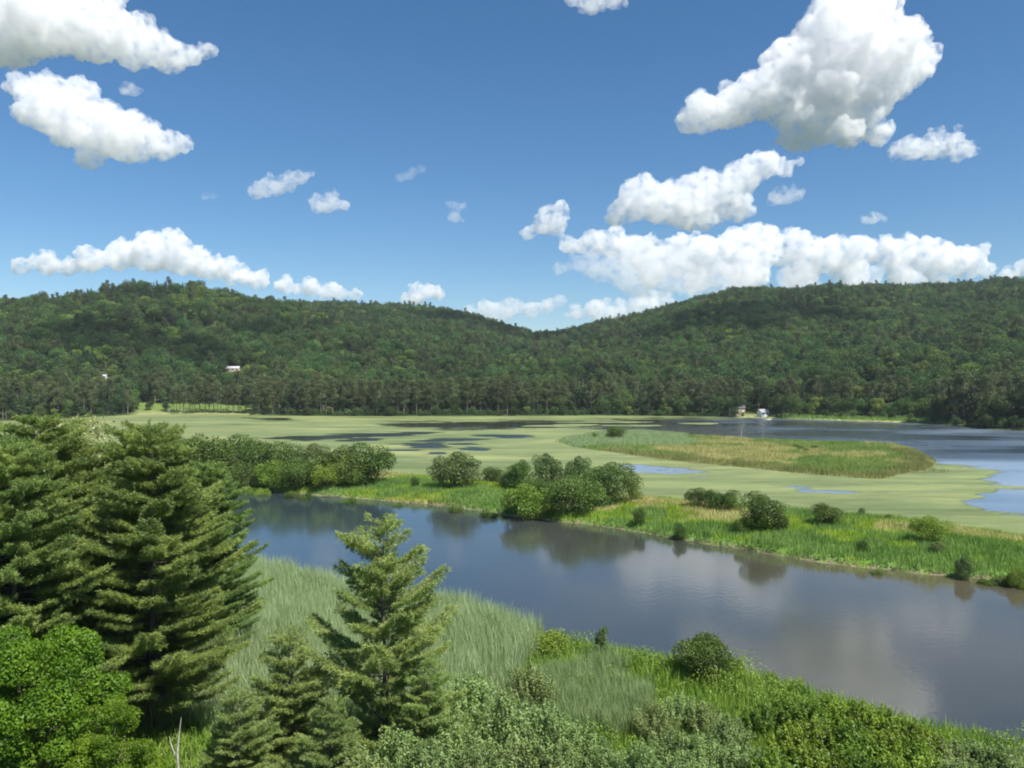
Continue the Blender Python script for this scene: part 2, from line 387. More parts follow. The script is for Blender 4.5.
# marsh island
X, Y = np.meshgrid(np.arange(0, 170, 1.2), np.arange(160, 360, 1.2)); Z = island_h(X, Y)
T = tinted(X.shape, (.16, .20, .06)); T = blend(T, (.12, .10, .07), sstep(.2, .0, Z))
grid_xyz('marsh_island', X, Y, Z, T, Z > -.3)
# hills
us = np.arange(-420, 1460, 7.0); yy = 325 * (2600 / 325) ** np.linspace(0, 1, 300)
U, Y = np.meshgrid(us, yy); X = (U - 512) / F * Y; Z = hill_h(X, Y)
def lawn(u, Y):
    s = Y - shoreY(u)
    a = sstep(130, 138, u) * sstep(262, 250, u) * sstep(60, 45, s)
    b = sstep(738, 742, u) * sstep(772, 768, u) * sstep(32, 25, s)
    c = sstep(785, 800, u) * sstep(965, 945, u) * sstep(34, 22, s)
    return np.maximum(np.maximum(a, b), c)
T = tinted(X.shape, (.035, .055, .02)); T = blend(T, (.11, .17, .045), lawn(U, Y)); T = blend(T, (.24, .25, .12), sstep(1.3, .4, Z) * lawn(U, Y))
grid_xyz('hills', X, Y, Z, T, Z > -.8)

# floating marsh plants on the water
pxs = np.arange(-260, 1300, 4.0); pys = np.concatenate([np.arange(413.5, 450, .35), np.arange(450, 640, .8)])
U, Vp = np.meshgrid(pxs, pys); Y = CZ * F / (Vp - HY); X = (U - 512) / F * Y
Uw = U + (fbm(X, Y, 30, 51) - .5) * 26 + (fbm(X, Y, 7, 52) - .5) * 8
Vw = Vp + ((fbm(X, Y, 40, 53) - .5) * 5 + (fbm(X * .4, Y, 9, 54) - .5) * 3.0) * np.clip((Vp - 400) / 50, .5, 2)
cov = np.full(U.shape, 1.0)
def openp(poly, soft=2.0, yscale=3.0, depth=1.0, u=Uw, v=Vw):
    global cov
    sd = poly_sd(u / yscale, v, [(a / yscale, b) for a, b in poly])
    cov = np.minimum(cov, 1 - depth * sstep(-soft, soft, sd))
def opene(cx, cy, rx, ry, tilt=0.0, depth=1.0, soft=.95):
    global cov
    v = Vw - tilt * (Uw - cx)
    r = np.sqrt(((Uw - cx) / rx) ** 2 + ((v - cy) / ry) ** 2)
    cov = np.minimum(cov, 1 - depth * sstep(1 + soft, 1 - soft, r))
openp([(600, 420.5), (700, 418.5), (760, 418), (900, 422), (1010, 428), (1300, 440), (1300, 500), (1040, 487), (1010, 484), (985, 480), (1000, 474), (990, 470), (960, 466), (935, 462), (905, 447), (850, 443), (760, 440), (690, 436), (640, 432), (600, 430)], 7)
openp([(970, 500), (988, 493), (1005, 489), (1030, 487.5), (1300, 500), (1300, 545), (1060, 518), (1024, 511), (990, 506)], 7)
openp([(380, 425), (430, 422.5), (520, 420.5), (640, 421), (700, 422), (700, 431), (640, 429), (560, 428), (480, 429), (440, 430.5), (420, 428), (395, 428)], 4.5, depth=.86)
for e in [(340, 437.5, 62, 1.5, -.035), (385, 434.5, 50, 1.5, -.03), (300, 438, 30, 1.0, 0), (362, 441, 22, 1.6, 0), (455, 441, 42, 1.5, -.02), (432, 447, 20, 2.4, 0), (518, 437.5, 14, 1.6, 0), (500, 436, 28, 1.2, 0),
          (440, 454, 9, 1.0, 0), (468, 450, 14, 1.2, 0), (405, 452, 16, .8, 0), (410, 445, 14, .8, 0), (172, 429.3, 18, 1.0, 0), (272, 419.6, 20, 1.0, 0), (252, 418.2, 8, .5, 0), (470, 446, 20, 1, 0)]:
    opene(*e)
for e in [(640, 468, 22, 3.6, .04, .8), (668, 470.5, 24, 2.6, .03, .8), (700, 477, 14, 1.0, 0, .5), (812, 489.5, 18, 3.0, .05, .68), (838, 491.5, 22, 2.6, .04, .66), (892, 492, 16, 1.0, 0, .45)]:
    opene(*e)
for e in [(560, 425.5, 40, 1.2, 0), (630, 426.3, 30, 1.0, 0), (700, 424, 22, .8, 0), (600, 422.5, 50, .8, 0)]:   # floating strands inside the open channel
    v = Vw; r = np.sqrt(((Uw - e[0]) / e[2]) ** 2 + ((v - e[1]) / e[3]) ** 2); cov = np.maximum(cov, sstep(1.3, .8, r) * .9)
shore_gap = Y - shoreY(U)
cov = np.maximum(cov, .62 * sstep(-12, -3, shore_gap) * (U < 745))
cov = cov * 1.5 - .35
sd = poly_sd(X, Y, STRIP)
inside_marsh = (Y > np.interp(U, [p[0] for p in RIVER_FAR], [P(*p)[1] for p in RIVER_FAR]) + 2)
o = grid_xyz('floating_leaf_mat', X, Y, np.full(X.shape, .03), None, inside_marsh & (shore_gap < 8), 'mat', {'cover': cov})
tag(o, 'yellow green mat of floating leaves covering the marsh water', 'water plants', kind='stuff')

# ------------------------------------------------------------------ grass, reeds (uncountable)
def blades(pts, h, w, lean=.35, seg=2):
    n = len(pts); a = R.uniform(0, 2 * math.pi, n); H = h * R.uniform(.55, 1.3, n) * (.65 + .7 * fbm(pts[:, 0], pts[:, 1], 4.5, 7, 3))
    side = np.stack([np.cos(a), np.sin(a), np.zeros(n)], 1) * (w * R.uniform(.7, 1.3, n))[:, None] / 2
    b = a + math.pi / 2 + R.normal(0, .5, n); L = (lean * H * R.uniform(.3, 1.4, n))[:, None] * np.stack([np.cos(b), np.sin(b), np.zeros(n)], 1)
    up = np.stack([np.zeros(n), np.zeros(n), H], 1)
    if seg == 1:
        V = np.stack([pts - side, pts + side, pts + up + L], 1).reshape(-1, 3); return V, [np.arange(3 * n).reshape(n, 3)]
    m = pts + up * .6 + L * .35
    V = np.stack([pts - side, pts + side, m + side * .8, m - side * .8, pts + up + L], 1).reshape(-1, 3); i = np.arange(n) * 5
    return V, [np.stack([i, i + 1, i + 2, i + 3], 1), np.stack([i + 3, i + 2, i + 4], 1)]
def scatter(poly_or_fn, bbox, n, hf):
    x = R.uniform(bbox[0], bbox[1], n); y = R.uniform(bbox[2], bbox[3], n)
    k = poly_or_fn(x, y); x = x[k]; y = y[k]
    return np.stack([x, y, hf(x, y)], 1)
def stuff(name, pts, h, w, mat, label, lean=.35, seg=2, cat='grass'):
    V, Fs = blades(pts, h, w, lean, seg); o = mesh(name, V, Fs, M[mat]); tag(o, label, cat, kind='stuff'); return o
def U_(x, y): return x / y * F + 512
nsd = lambda x, y: poly_sd(x, y, NEAR)
def vpx(x, y, z=0): return HY + (CZ - z) * F / y
def in_view(x, y, m=60): 
    u = U_(x, np.maximum(y, 1)); return (y > 20) & (u > -m) & (u < 1024 + m)
# reeds of the near bank
def reedzone(x, y):
    u = U_(x, y); return (nsd(x, y) > -.3) & in_view(x, y) & (u < 530 + (fbm(x, y, 6, 61) - .5) * 50) & (y > 47)
pts = scatter(reedzone, (-60, 12, 47, 100), 430000, near_h)
k = fbm(pts[:, 0], pts[:, 1], 5, 64) + (U_(pts[:, 0], pts[:, 1]) < 300) * .0 > .36
stuff('reed_bed', pts, 2.1, .036, 'reed', 'pale green reed bed filling the near river bank behind the small pines', .3, cat='reeds')
def reed2(x, y):
    u = U_(x, y); v = vpx(x, y, 1); return (nsd(x, y) > 1) & (((u - 588) / 52) ** 2 + ((v - 712) / 40) ** 2 < 1 + (fbm(x, y, 5, 62) - .5) * 3.4) & (R.uniform(size=x.shape) < .9)
stuff('grey_reeds', scatter(reed2, (-2, 16, 38, 66), 170000, near_h), 1.6, .028, 'reed_grey', 'soft green patch of low reeds on the near bank between the willow shrubs and the round bush', .3, cat='reeds')
def brightz(x, y):
    u = U_(x, y); return (nsd(x, y) > -.1) & in_view(x, y) & ((u > 505 + (fbm(x, y, 5, 63) - .5) * 60) | ((u > 215) & (u < 290) & (nsd(x, y) < 3.2) & (y > 70)) | (y < 52) | (fbm(x, y, 4, 67) > .62)) & (y > 24)
stuff('bright_grass', scatter(brightz, (-45, 45, 24, 95), 330000, near_h), .95, .055, 'grass_bright', 'bright yellow green grass along the near river bank', .4)
zz = scatter(brightz, (-45, 45, 24, 95), 420000, near_h); b_ = fbm(zz[:, 0], zz[:, 1], 2.2, 66, 3); zz = zz[b_ > .45]; b_ = b_[b_ > .45]
zz[:, 2] += R.uniform(.1, 1, len(zz)) ** .5 * (b_ - .35) * 4.6
V_, F_ = leaves(zz, .13, np.tile([0, -.2, .8], (len(zz), 1)), .7, .6); tag(mesh('leafy_undergrowth', V_, F_, M['bush_bright']), 'mounds of leafy undergrowth in the bright grass of the near bank', 'undergrowth', kind='stuff')
# far bank grasses
ssd = lambda x, y: poly_sd(x, y, STRIP)
pts = scatter(lambda x, y: (ssd(x, y) > -.3) & (strip_h(x, y) > .04) & in_view(x, y), (-110, 90, 70, 190), 900000, strip_h)
q = fbm(pts[:, 0], pts[:, 1], 12, 71); s_ = ssd(pts[:, 0], pts[:, 1])
rivd = pts[:, 1] - np.interp(U_(pts[:, 0], pts[:, 1]), [p[0] for p in RIVER_FAR], [P(*p)[1] for p in RIVER_FAR])
a = (q > .60) & (rivd > 6); b = (~a) & (q < .46) ; c = (~a) & (~b)
stuff('bank_grass', pts[c], .6, .09, 'grass_bank', 'bright green grass covering the far river bank', .4, 1)
stuff('bank_sedge', pts[b], .8, .09, 'sedge', 'darker green sedge growing in patches on the far river bank', .3, 1)
stuff('dry_grass', pts[a], .6, .08, 'tan_grass', 'yellowish dry grass in patches on the far river bank', .4, 1)
# island reeds
pts = scatter(lambda x, y: poly_sd(x, y, ISLAND) > -.6 - 7 * np.clip(fbm(x, y, 10, 83) - .5, 0, 1) * 2 * (R.uniform(size=x.shape) < .5), (0, 165, 160, 350), 500000, island_h)
u = U_(pts[:, 0], pts[:, 1]); v = vpx(pts[:, 0], pts[:, 1], .5)
w1 = fbm(pts[:, 0], pts[:, 1], 22, 81) - .5
mint = (u < 684 + w1 * 60) & (v < 446 + w1 * 4)
tan = (~mint) & (((((u - 722) / 75) ** 2 + ((v - 449.5 - w1 * 6) / 3.6) ** 2) < 1) | ((((u - 860) / 28) ** 2 + ((v - 455 - w1 * 5) / 3) ** 2) < 1) | ((((u - 780) / 30) ** 2 + ((v - 456 - w1 * 4) / 1.8) ** 2) < 1) | ((w1 > .10) & (v < 466)))
edge = (~mint) & (~tan) & ((poly_sd(pts[:, 0], pts[:, 1], ISLAND) < 6 + w1 * 14) & (v > 449))
rest = ~(mint | tan | edge)
stuff('mint_reeds', pts[mint], 1.4, .12, 'reed', 'pale mint green reeds at the left end of the marsh island', .25, 1, 'reeds')
stuff('island_dry_grass', pts[tan], 1.0, .12, 'tan_grass', 'straw coloured grass in streaks on the marsh island', .3, 1)
stuff('cattails', pts[edge], 1.15, .10, 'cattail', 'brownish green cattails along the front edge of the marsh island', .2, 1, 'cattails')
stuff('island_sedge', pts[rest], .9, .12, 'island_green', 'olive green sedge over the middle of the marsh island', .3, 1)
# shore grass in front of the far woods
def shorez(x, y):
    u = U_(x, y); s = y - shoreY(u); return (s > 0) & (s < 26) & (u > 780) & (u < 975)
pts = scatter(shorez, (120, 300, 350, 480), 60000, hill_h)
stuff('shore_grass', pts, 1.4, .25, 'sedge', 'light green grass and rushes on the shore below the right hand woods', .3, 1)

# ------------------------------------------------------------------ trees
def crown_pts(lobes, n, top=.15, inner=.72):
    lob = np.array(lobes); w = lob[:, 3] ** 2; k = R.choice(len(lob), n, p=w / w.sum())
    d = R.normal(size=(n, 3)); d[:, 2] += top; d = unit(d)
    r = lob[k, 3:4] * R.uniform(inner, 1.06, (n, 1)) ** 1
    sq = lob[k, 4:5] if lob.shape[1] > 4 else 1
    d2 = d.copy(); d2[:, 2:3] *= sq
    r = r * (1 + .22 * (R.uniform(size=(n, 1)) ** 4))
    return lob[k, :3] + d2 * r, d
def broad(name, h, r, nl, n, leaf, mat, trunk=.25, nlobe=None, droop=0, lobe=(.28, .5), clear=.12, squash=.85, stems=1, bark='bark'):
    """broad crown: lobes over an egg shape, limbs reaching into them"""
    lobes = []; T = Mesh()
    cz = h * (.5 + clear / 2)
    for i in range(nl):
        d = np.array([rnd.gauss(0, 1), rnd.gauss(0, 1), rnd.gauss(.1, .9)]); d /= np.linalg.norm(d)
        q = rnd.uniform(.45, .78); lr = r * rnd.uniform(*lobe)
        p = np.array([d[0] * r * q, d[1] * r * q, cz + d[2] * (h - cz) * q * 1.05]); p[2] = max(p[2], h * clear + lr * .6); p[2] = min(p[2], h - lr * .7)
        lobes.append([*p, lr, squash])
    lobes.append([0, 0, cz, r * .45, 1])
    for s in range(stems):
        a = rnd.uniform(0, 6.28); o = r * .12 * (stems > 1)
        T.add(tube([(math.cos(a) * o, math.sin(a) * o, -.4), (math.cos(a) * o * 2, math.sin(a) * o * 2, h * .3), (math.cos(a) * o * 3, math.sin(a) * o * 3, h * .72)], [trunk, trunk * .75, trunk * .25], 7))
    for L in lobes[::2]:
        T.add(tube([(0, 0, h * .22), (L[0] * .5, L[1] * .5, (h * .25 + L[2]) / 2), L[:3]], [trunk * .45, trunk * .28, trunk * .1], 5))
    C, d = crown_pts(lobes, n)
    Cm = Mesh(); Cm.add(leaves(C, leaf, d, .75, .6, droop))
    return [data_of(T.build('trunk', M[bark], smooth=True)), data_of(Cm.build('crown', M[mat]))]
def conifer(h, r, n, leaf, mat, clear=.08, power=.9, layers=14, bark='bark', lean=0):
    """narrow conifer for the distance: tiers of drooping sprays"""
    T = Mesh(); T.add(tube([(0, 0, -.5), (0, 0, h * .5), (0, 0, h * .97)], [h * .014, h * .009, h * .002], 6))
    C = []; D = []
    for i in range(layers * 6):
        t = rnd.uniform(0, 1) ** .85; z = h * (clear + (1 - clear) * t); rr = r * (1 - t) ** power * rnd.uniform(.6, 1.12) + .15
        a = rnd.uniform(0, 6.28); m = max(3, int(n / layers / 6 * (1.6 * (1 - t) + .35)))
        q = R.uniform(.1, 1, m); x = np.cos(a + R.normal(0, .16, m)) * q * rr; y = np.sin(a + R.normal(0, .16, m)) * q * rr
        zz = z - q * rr * .25 + R.normal(0, h * .006 + .12, m)
        C.append(np.stack([x, y, zz], 1)); D.append(np.tile([math.cos(a) * .3, math.sin(a) * .3, .9], (m, 1)))
    C = np.concatenate(C); D = np.concatenate(D)
    Cm = Mesh(); Cm.add(leaves(C, leaf, D, .55, .55, .1))
    return [data_of(T.build('trunk', M[bark], smooth=True)), data_of(Cm.build('crown', M[mat]))]
def tallpine(h, r, n, leaf, mat, clear=.42):
    """old pine: bare lower trunk, ragged crown of flat pads"""
    T = Mesh(); T.add(tube([(0, 0, -.5), (.15, .1, h * .5), (0, .1, h * .97)], [h * .013, h * .009, h * .002], 6))
    lobes = []
    for i in range(26):
        t = (i + rnd.uniform(0, 1)) / 26; z = h * (clear + (1 - clear) * t) ; rr = r * (math.sin(math.pi * (.22 + .74 * t)) ** .8) * rnd.uniform(.55, 1.05)
        a = rnd.uniform(0, 6.28); q = rnd.uniform(.45, .8)
        p = [math.cos(a) * rr * q, math.sin(a) * rr * q, min(z, h - .6)]
        lobes.append([*p, r * rnd.uniform(.32, .5), .6]); T.add(tube([(0, 0, z - .6), p], [.08, .03], 4))
    for k in range(6):
        z = h * rnd.uniform(.2, clear); a = rnd.uniform(0, 6.28); T.add(tube([(0, 0, z), (math.cos(a) * r * .5, math.sin(a) * r * .5, z + .2)], [.06, .02], 4))
    C, d = crown_pts(lobes, n, .3, .5)
    Cm = Mesh(); Cm.add(leaves(C, leaf, d * .6 + np.array([0, 0, .5]), .7, .5))
    return [data_of(T.build('trunk', M['red_bark'], smooth=True)), data_of(Cm.build('crown', M[mat]))]

def whitepine(h, r, whorls, mat, clear=.08, up=.35, dens=1.0, needle=.17, wid=.035, shape=.75, per=6, lean=(0, 0), fill=1.0, irr=.6):
    """near pine: whorled boughs, side twigs and needle tufts"""
    T = Mesh(); top = np.array([lean[0], lean[1], h])
    ax = lambda t: np.array([lean[0] * t, lean[1] * t, h * t]) + np.array([math.sin(t * 7) * .08, math.cos(t * 6) * .08 - .08, 0])
    T.add(tube([ax(0) - [0, 0, .6]] + [ax(t) for t in np.linspace(.1, 1, 9)], [h * .014] + list(h * .013 * (1 - np.linspace(.1, .99, 9)) + .01), 8))
    tufts = []; dirs = []
    for w in range(whorls):
        t = clear + (1 - clear) * ((w + .3) / whorls) ** .95
        L0 = r * ((1 - t) ** shape) * (1 if t > clear + .12 else .85) + .25
        a0 = rnd.uniform(0, 6.28)
        for b in range(per):
            a = a0 + b * 6.283 / per + rnd.gauss(0, .18); L = L0 * rnd.uniform(irr, 1.18)
            tt = t + rnd.gauss(0, .35) / whorls
            if tt > .97: tt = .97
            base = ax(tt); e = up * (.3 + .9 * t) + rnd.gauss(0, .08)
            dirh = np.array([math.cos(a), math.sin(a), 0]); side = np.array([-math.sin(a), math.cos(a), 0])
            bend = rnd.gauss(0, .12) * L
            def pt(s): return base + dirh * L * s + np.array([0, 0, L * (e * s * .55 + .22 * s * s * (1 if up > 0 else .4) - .03 * math.sin(3.14 * s))]) + side * bend * s * s
            T.add(tube([pt(0), pt(.35), pt(.7), pt(.98)], [.012 + L * .011, .01 + L * .007, .008 + L * .004, .006], 4))
            m = max(3, int(L * 6.5 * dens))
            for i in range(m):
                s = (.22 if L > 1.2 else .05) + (.78 if L > 1.2 else .95) * (i + rnd.random()) / m
                p = pt(s); sl = (.28 + .42 * math.sin(math.pi * min(s * .85 + .05, 1))) * min(1, L * .55) * rnd.uniform(.6, 1.3) * 1.1
                for sg in (-1, 1):
                    dv = dirh * .75 + side * sg * rnd.uniform(.6, 1.0) + np.array([0, 0, rnd.uniform(.02, .28)]); dv /= np.linalg.norm(dv)
                    k = max(1, int(sl / .2 * fill))
                    for j in range(k):
                        q = sl * (j + .8) / k; tufts.append(p + dv * q + np.array([0, 0, .10 * q])); dirs.append(dv + np.array([0, 0, .35]))
            tufts.append(pt(1)); dirs.append(dirh + np.array([0, 0, .5]))
    for k in range(5): tufts.append(ax(1) - [0, 0, k * .14]); dirs.append(np.array([rnd.gauss(0, .4), rnd.gauss(0, .4), 1]))
    tufts = np.array(tufts); dirs = unit(np.array(dirs)); nn = 17
    C = np.repeat(tufts, nn, 0) + R.normal(0, .05, (len(tufts) * nn, 3)); D = np.repeat(dirs, nn, 0) * .8 + R.normal(0, .55, (len(C), 3)); 
    Cm = Mesh(); Cm.add(spikes(C, D, needle, wid))
    return [data_of(T.build('trunk', M['bark'], smooth=True)), data_of(Cm.build('crown', M[mat]))]

# --- big white pines at the left and the young ones beside them
def zt(py, Y): return CZ - (py - HY) * Y / F
def gh(x, y): return float(near_h(np.array([x]), np.array([y]))[0])
def stand(key, builder, h0, name, px, top, Y, label, cat='pine tree', group=None, rz=None, wide=1.0):
    x = (px - 512) / F * Y; g = gh(x, Y); s = (zt(top, Y) - g) / h0
    return plant(key, builder, name, (x, Y, g), label, cat, group, rnd.uniform(0, 6.28) if rz is None else rz, (s * wide, s * wide, s))
wpA = lambda: whitepine(18, 6.0, 30, 'white_pine', .1, .16, 1.0, needle=.2, wid=.042, per=7, shape=.52)
wpB = lambda: whitepine(18, 5.6, 28, 'white_pine', .12, .26, 1.1, needle=.2, wid=.042, per=7, shape=.5)
wpC = lambda: whitepine(13, 4.1, 17, 'young_pine', .05, .75, 1.25, needle=.19, wid=.042, per=5, shape=.6, irr=.35)
wpD = lambda: whitepine(9, 3.2, 14, 'young_pine', .03, .4, 1.2, needle=.18, wid=.042, per=6, shape=.7)
stand('wpA', wpA, 18, 'white_pine', 150, 421, 47, 'tall white pine with layered boughs reaching over the river, rightmost of the big left pines')
stand('wpB', wpB, 18, 'white_pine', 70, 440, 54, 'tall white pine with a pointed dense crown, just left of the one overhanging the river', wide=1.15)
stand('wpB', wpB, 18, 'white_pine', 34, 414, 50, 'tall white pine whose slim tip stands highest near the left edge', rz=2.2)
stand('wpA', wpA, 18, 'white_pine', -22, 432, 45, 'tall white pine cut off by the left edge of the picture', rz=1.0)
stand('wpB', wpB, 18, 'white_pine', 210, 462, 60, 'shorter white pine half hidden behind the boughs overhanging the river', rz=4.0)
stand('wpB', wpB, 18, 'white_pine', 140, 436, 57, 'white pine filling the gap behind the one overhanging the river', rz=5.1, wide=1.1)
stand('wpA', wpA, 18, 'white_pine', 12, 440, 43, 'broad white pine near the left edge, in front of the slim tipped one', rz=3.6)
stand('wpC', wpC, 13, 'young_white_pine', 383, 517, 42, 'lone young white pine rising in front of the reeds and river, left of centre', rz=.6, wide=1.08)
stand('wpD', wpD, 9, 'young_white_pine', 288, 632, 41, 'light green young pine in front of the reed bed, left of the lone pine', rz=1.4)
stand('wpD', wpD, 9, 'young_white_pine', 236, 690, 36, 'low light green pine at the foot of the overhanging big pine', rz=2.6)
stand('wpD', wpD, 9, 'young_white_pine', 330, 700, 35, 'low light green pine at the bottom edge, left of the lone pine trunk', rz=4.4)
stand('wpD', wpD, 9, 'young_white_pine', 428, 660, 40, 'small dense pine just right of the lone young pine', rz=5.2)
stand('mapleA', lambda: broad('m', 11, 4.6, 64, 46000, .17, 'maple', .16, lobe=(.14, .25), clear=.05, squash=.6), 11, 'maple_tree', 35, 608, 35, 'bright green maple filling the lower left corner', 'maple tree', rz=1)
stand('mapleB', lambda: broad('m', 11, 3.8, 52, 34000, .17, 'maple', .16, lobe=(.14, .25), clear=.05, squash=.6), 11, 'maple_tree', 112, 690, 33, 'lower maple in deep green at the feet of the big pines', 'maple tree', rz=2)
stand('yel', lambda: broad('m', 14, 6, 30, 22000, .2, 'pale_leaf', .2, lobe=(.2, .36)), 14, 'hardwood_tree', 110, 407, 66, 'pale yellow green hardwood whose round top shows above the left pines', 'hardwood tree')
# grey snag
x, Y = (178 - 512) / F * 34, 34
T = Mesh(); T.add(tube([(0, 0, -.5), (.05, 0, 2), (-.08, 0, 3.6), (.1, 0, 5.2)], [.07, .06, .045, .012], 6))
o = tube([(-.05, 0, 3.2), (-.4, .1, 4.0), (-.45, .1, 4.3)], [.03, .02, .008], 5); T2 = Mesh(); T2.add(o); T2.add(tube([(0, 0, 2.6), (.5, -.1, 3.2)], [.03, .008], 5))
t = thing('dead_tree', (x, Y, gh(x, Y)), 'thin grey dead tree standing bare at the foot of the big pines', 'dead tree', sc=1.0)
t.scale = (1, 1, (zt(718, Y) - gh(x, Y)) / 5.2)
T.build('trunk', M['grey_wood'], t, True); T2.build('branch', M['grey_wood'], t, True)

# --- shrubs of the near bank
wil = [lambda i=i: broad('w', 3.4, 1.7, 26, 9000, .12, 'willow', .05, lobe=(.16, .32), clear=.02, squash=1.3, stems=4) for i in range(3)]
sap = [lambda i=i: broad('s', 3.2, 1.5, 28, 8000, .12, 'sapling', .05, lobe=(.14, .28), clear=.02, squash=1.5, stems=4) for i in range(3)]
def shrub(kind, i, px, top, Y, label, group, wide=1.0):
    b = {'w': wil, 's': sap}[kind][i % 3]
    x = (px - 512) / F * Y; g = gh(x, Y); s = (zt(top, Y) - g) / (3.4 if kind == 'w' else 3.2); s = max(s, .3)
    plant(kind + str(i % 3), b, {'w': 'willow_shrub', 's': 'sapling_shrub'}[kind], (x, Y, g - .1), label, 'shrub', group, rnd.uniform(0, 6.28), (max(s, .8) * wide, max(s, .8) * wide, s))
def shoots(h, r, ns, nl, leaf, mat, bark='bark'):
    T = Mesh(); C = []; D = []
    for i in range(ns):
        a = rnd.uniform(0, 6.28); q = rnd.uniform(0, 1) ** .6; L = h * (1 - .35 * q * q) * rnd.uniform(.72, 1.04); o = r * q
        p = [np.array([math.cos(a) * o * t ** .7, math.sin(a) * o * t ** .7, L * t]) + np.array([rnd.gauss(0, .04), rnd.gauss(0, .04), 0]) for t in (0, .35, .7, 1)]
        p[0][2] -= .2; T.add(tube(p, [.03, .022, .014, .005], 3))
        n = int(nl * rnd.uniform(.7, 1.3)); t = R.uniform(.12, 1, n) ** .8 * 2.999; k = t.astype(int); f = (t - k)[:, None]; pp = np.array(p)
        c = pp[k] * (1 - f) + pp[k + 1] * f; w = (.06 + .20 * np.sin(np.pi * np.clip(t / 3, 0, 1)) ** .7)[:, None]
        d = R.normal(size=(n, 3)); C.append(c + unit(d) * w * R.uniform(.3, 1.3, (n, 1))); D.append(unit(d) + [0, 0, .5])
    Cm = Mesh(); Cm.add(leaves(np.concatenate(C), leaf, np.concatenate(D), .6, .42))
    return [data_of(T.build('stem', M[bark])), data_of(Cm.build('crown', M[mat]))]
wil = [lambda i=i: shoots(3.4, 1.7, 75, 150, .13, 'willow') for i in range(3)]
sap = [lambda i=i: shoots(3.2, 1.5, 60, 170, .16, 'sapling') for i in range(3)]
i = 0
for px, top, Y in [(470, 668, 46), (500, 690, 42), (455, 712, 39), (530, 660, 50), (545, 700, 42), (515, 728, 37), (575, 716, 40), (560, 742, 36), (610, 738, 38), (480, 742, 36), (425, 738, 36), (395, 728, 37), (440, 690, 43), (350, 742, 35)]:
    shrub('w', i, px, top, Y, 'grey green willow shrub in the thicket between the lone pine and the grey reeds', 'willows right of the lone pine'); i += 1
for px, top, Y in [(655, 700, 46), (680, 690, 48), (705, 700, 47), (670, 725, 41), (700, 728, 40), (730, 712, 44), (640, 742, 37), (735, 738, 39), (690, 750, 36), (765, 745, 38)]:
    shrub('w', i, px, top, Y, 'grey green willow shrub in the thicket below the round dark bush', 'willows below the round bush'); i += 1
for px, top, Y in [(760, 708, 47), (785, 700, 48), (810, 705, 46), (835, 700, 47), (860, 704, 46), (885, 712, 45), (905, 722, 44), (795, 726, 42), (825, 722, 42), (855, 726, 41), (885, 734, 41), (915, 742, 40), (815, 748, 38), (850, 750, 38), (780, 752, 37), (925, 730, 43), (895, 758, 37)]:
    shrub('s', i, px, top - 8, Y, 'bright green sapling in the dense stand at the lower right', 'saplings on the lower right bank'); i += 1
for px, top, Y in [(950, 738, 42), (975, 736, 42), (1000, 742, 41), (1020, 750, 40), (960, 756, 38), (1030, 745, 41)]:
    shrub('w', i, px, top, Y, 'olive willow shrub in the lower right corner of the picture', 'willows in the lower right corner', 1.1); i += 1
def near(key, b, h0, w0, name, px, top, base, wpx, label, cat='bush', hf=None, group=None, zb=.7):
    _, Y, _z = P(px, base, zb); x = (px - 512) / F * Y; g = float((hf or near_h)(np.array([x]), np.array([Y]))[0])
    hh = (base - top) * Y / F; ww = wpx * Y / F
    return plant(key, b, name, (x, Y, g - .05 * hh), label, cat, group, rnd.uniform(0, 6.28), (ww / w0, ww / w0, hh * 1.05 / h0))
near('nb', lambda: broad('b', 3.2, 2.1, 24, 16000, .12, 'bush', .06, lobe=(.26, .42), clear=0, stems=4), 3.2, 4.2, 'round_bush', 703, 636, 683, 62, 'round dark green bush on the edge of the near bank against the river')
near('ns', lambda: broad('b', 2.8, .55, 22, 5000, .10, 'bush_grey', .05, lobe=(.35, .6), clear=0, squash=1.6), 2.8, 1.1, 'slim_bush', 602, 628, 664, 14, 'slim upright grey green bush on the near bank left of the round bush')
near('nb2', lambda: broad('b', 2, 1.2, 16, 4000, .11, 'bush_bright', .04, lobe=(.3, .45), clear=0, stems=3), 2, 2.4, 'small_bush', 735, 653, 676, 20, 'small bush touching the right side of the round dark bush')
near('nb2', None, 2, 2.4, 'small_bush', 795, 678, 700, 26, 'low bright bush at the water edge above the sapling stand')
near('nb2', None, 2, 2.4, 'small_bush', 540, 630, 655, 60, 'low wide olive bush at the right end of the reed bed')
near('nb2', None, 2, 2.4, 'small_bush', 772, 669, 688, 12, 'tiny pale bush between the round bush and the low bright bush')

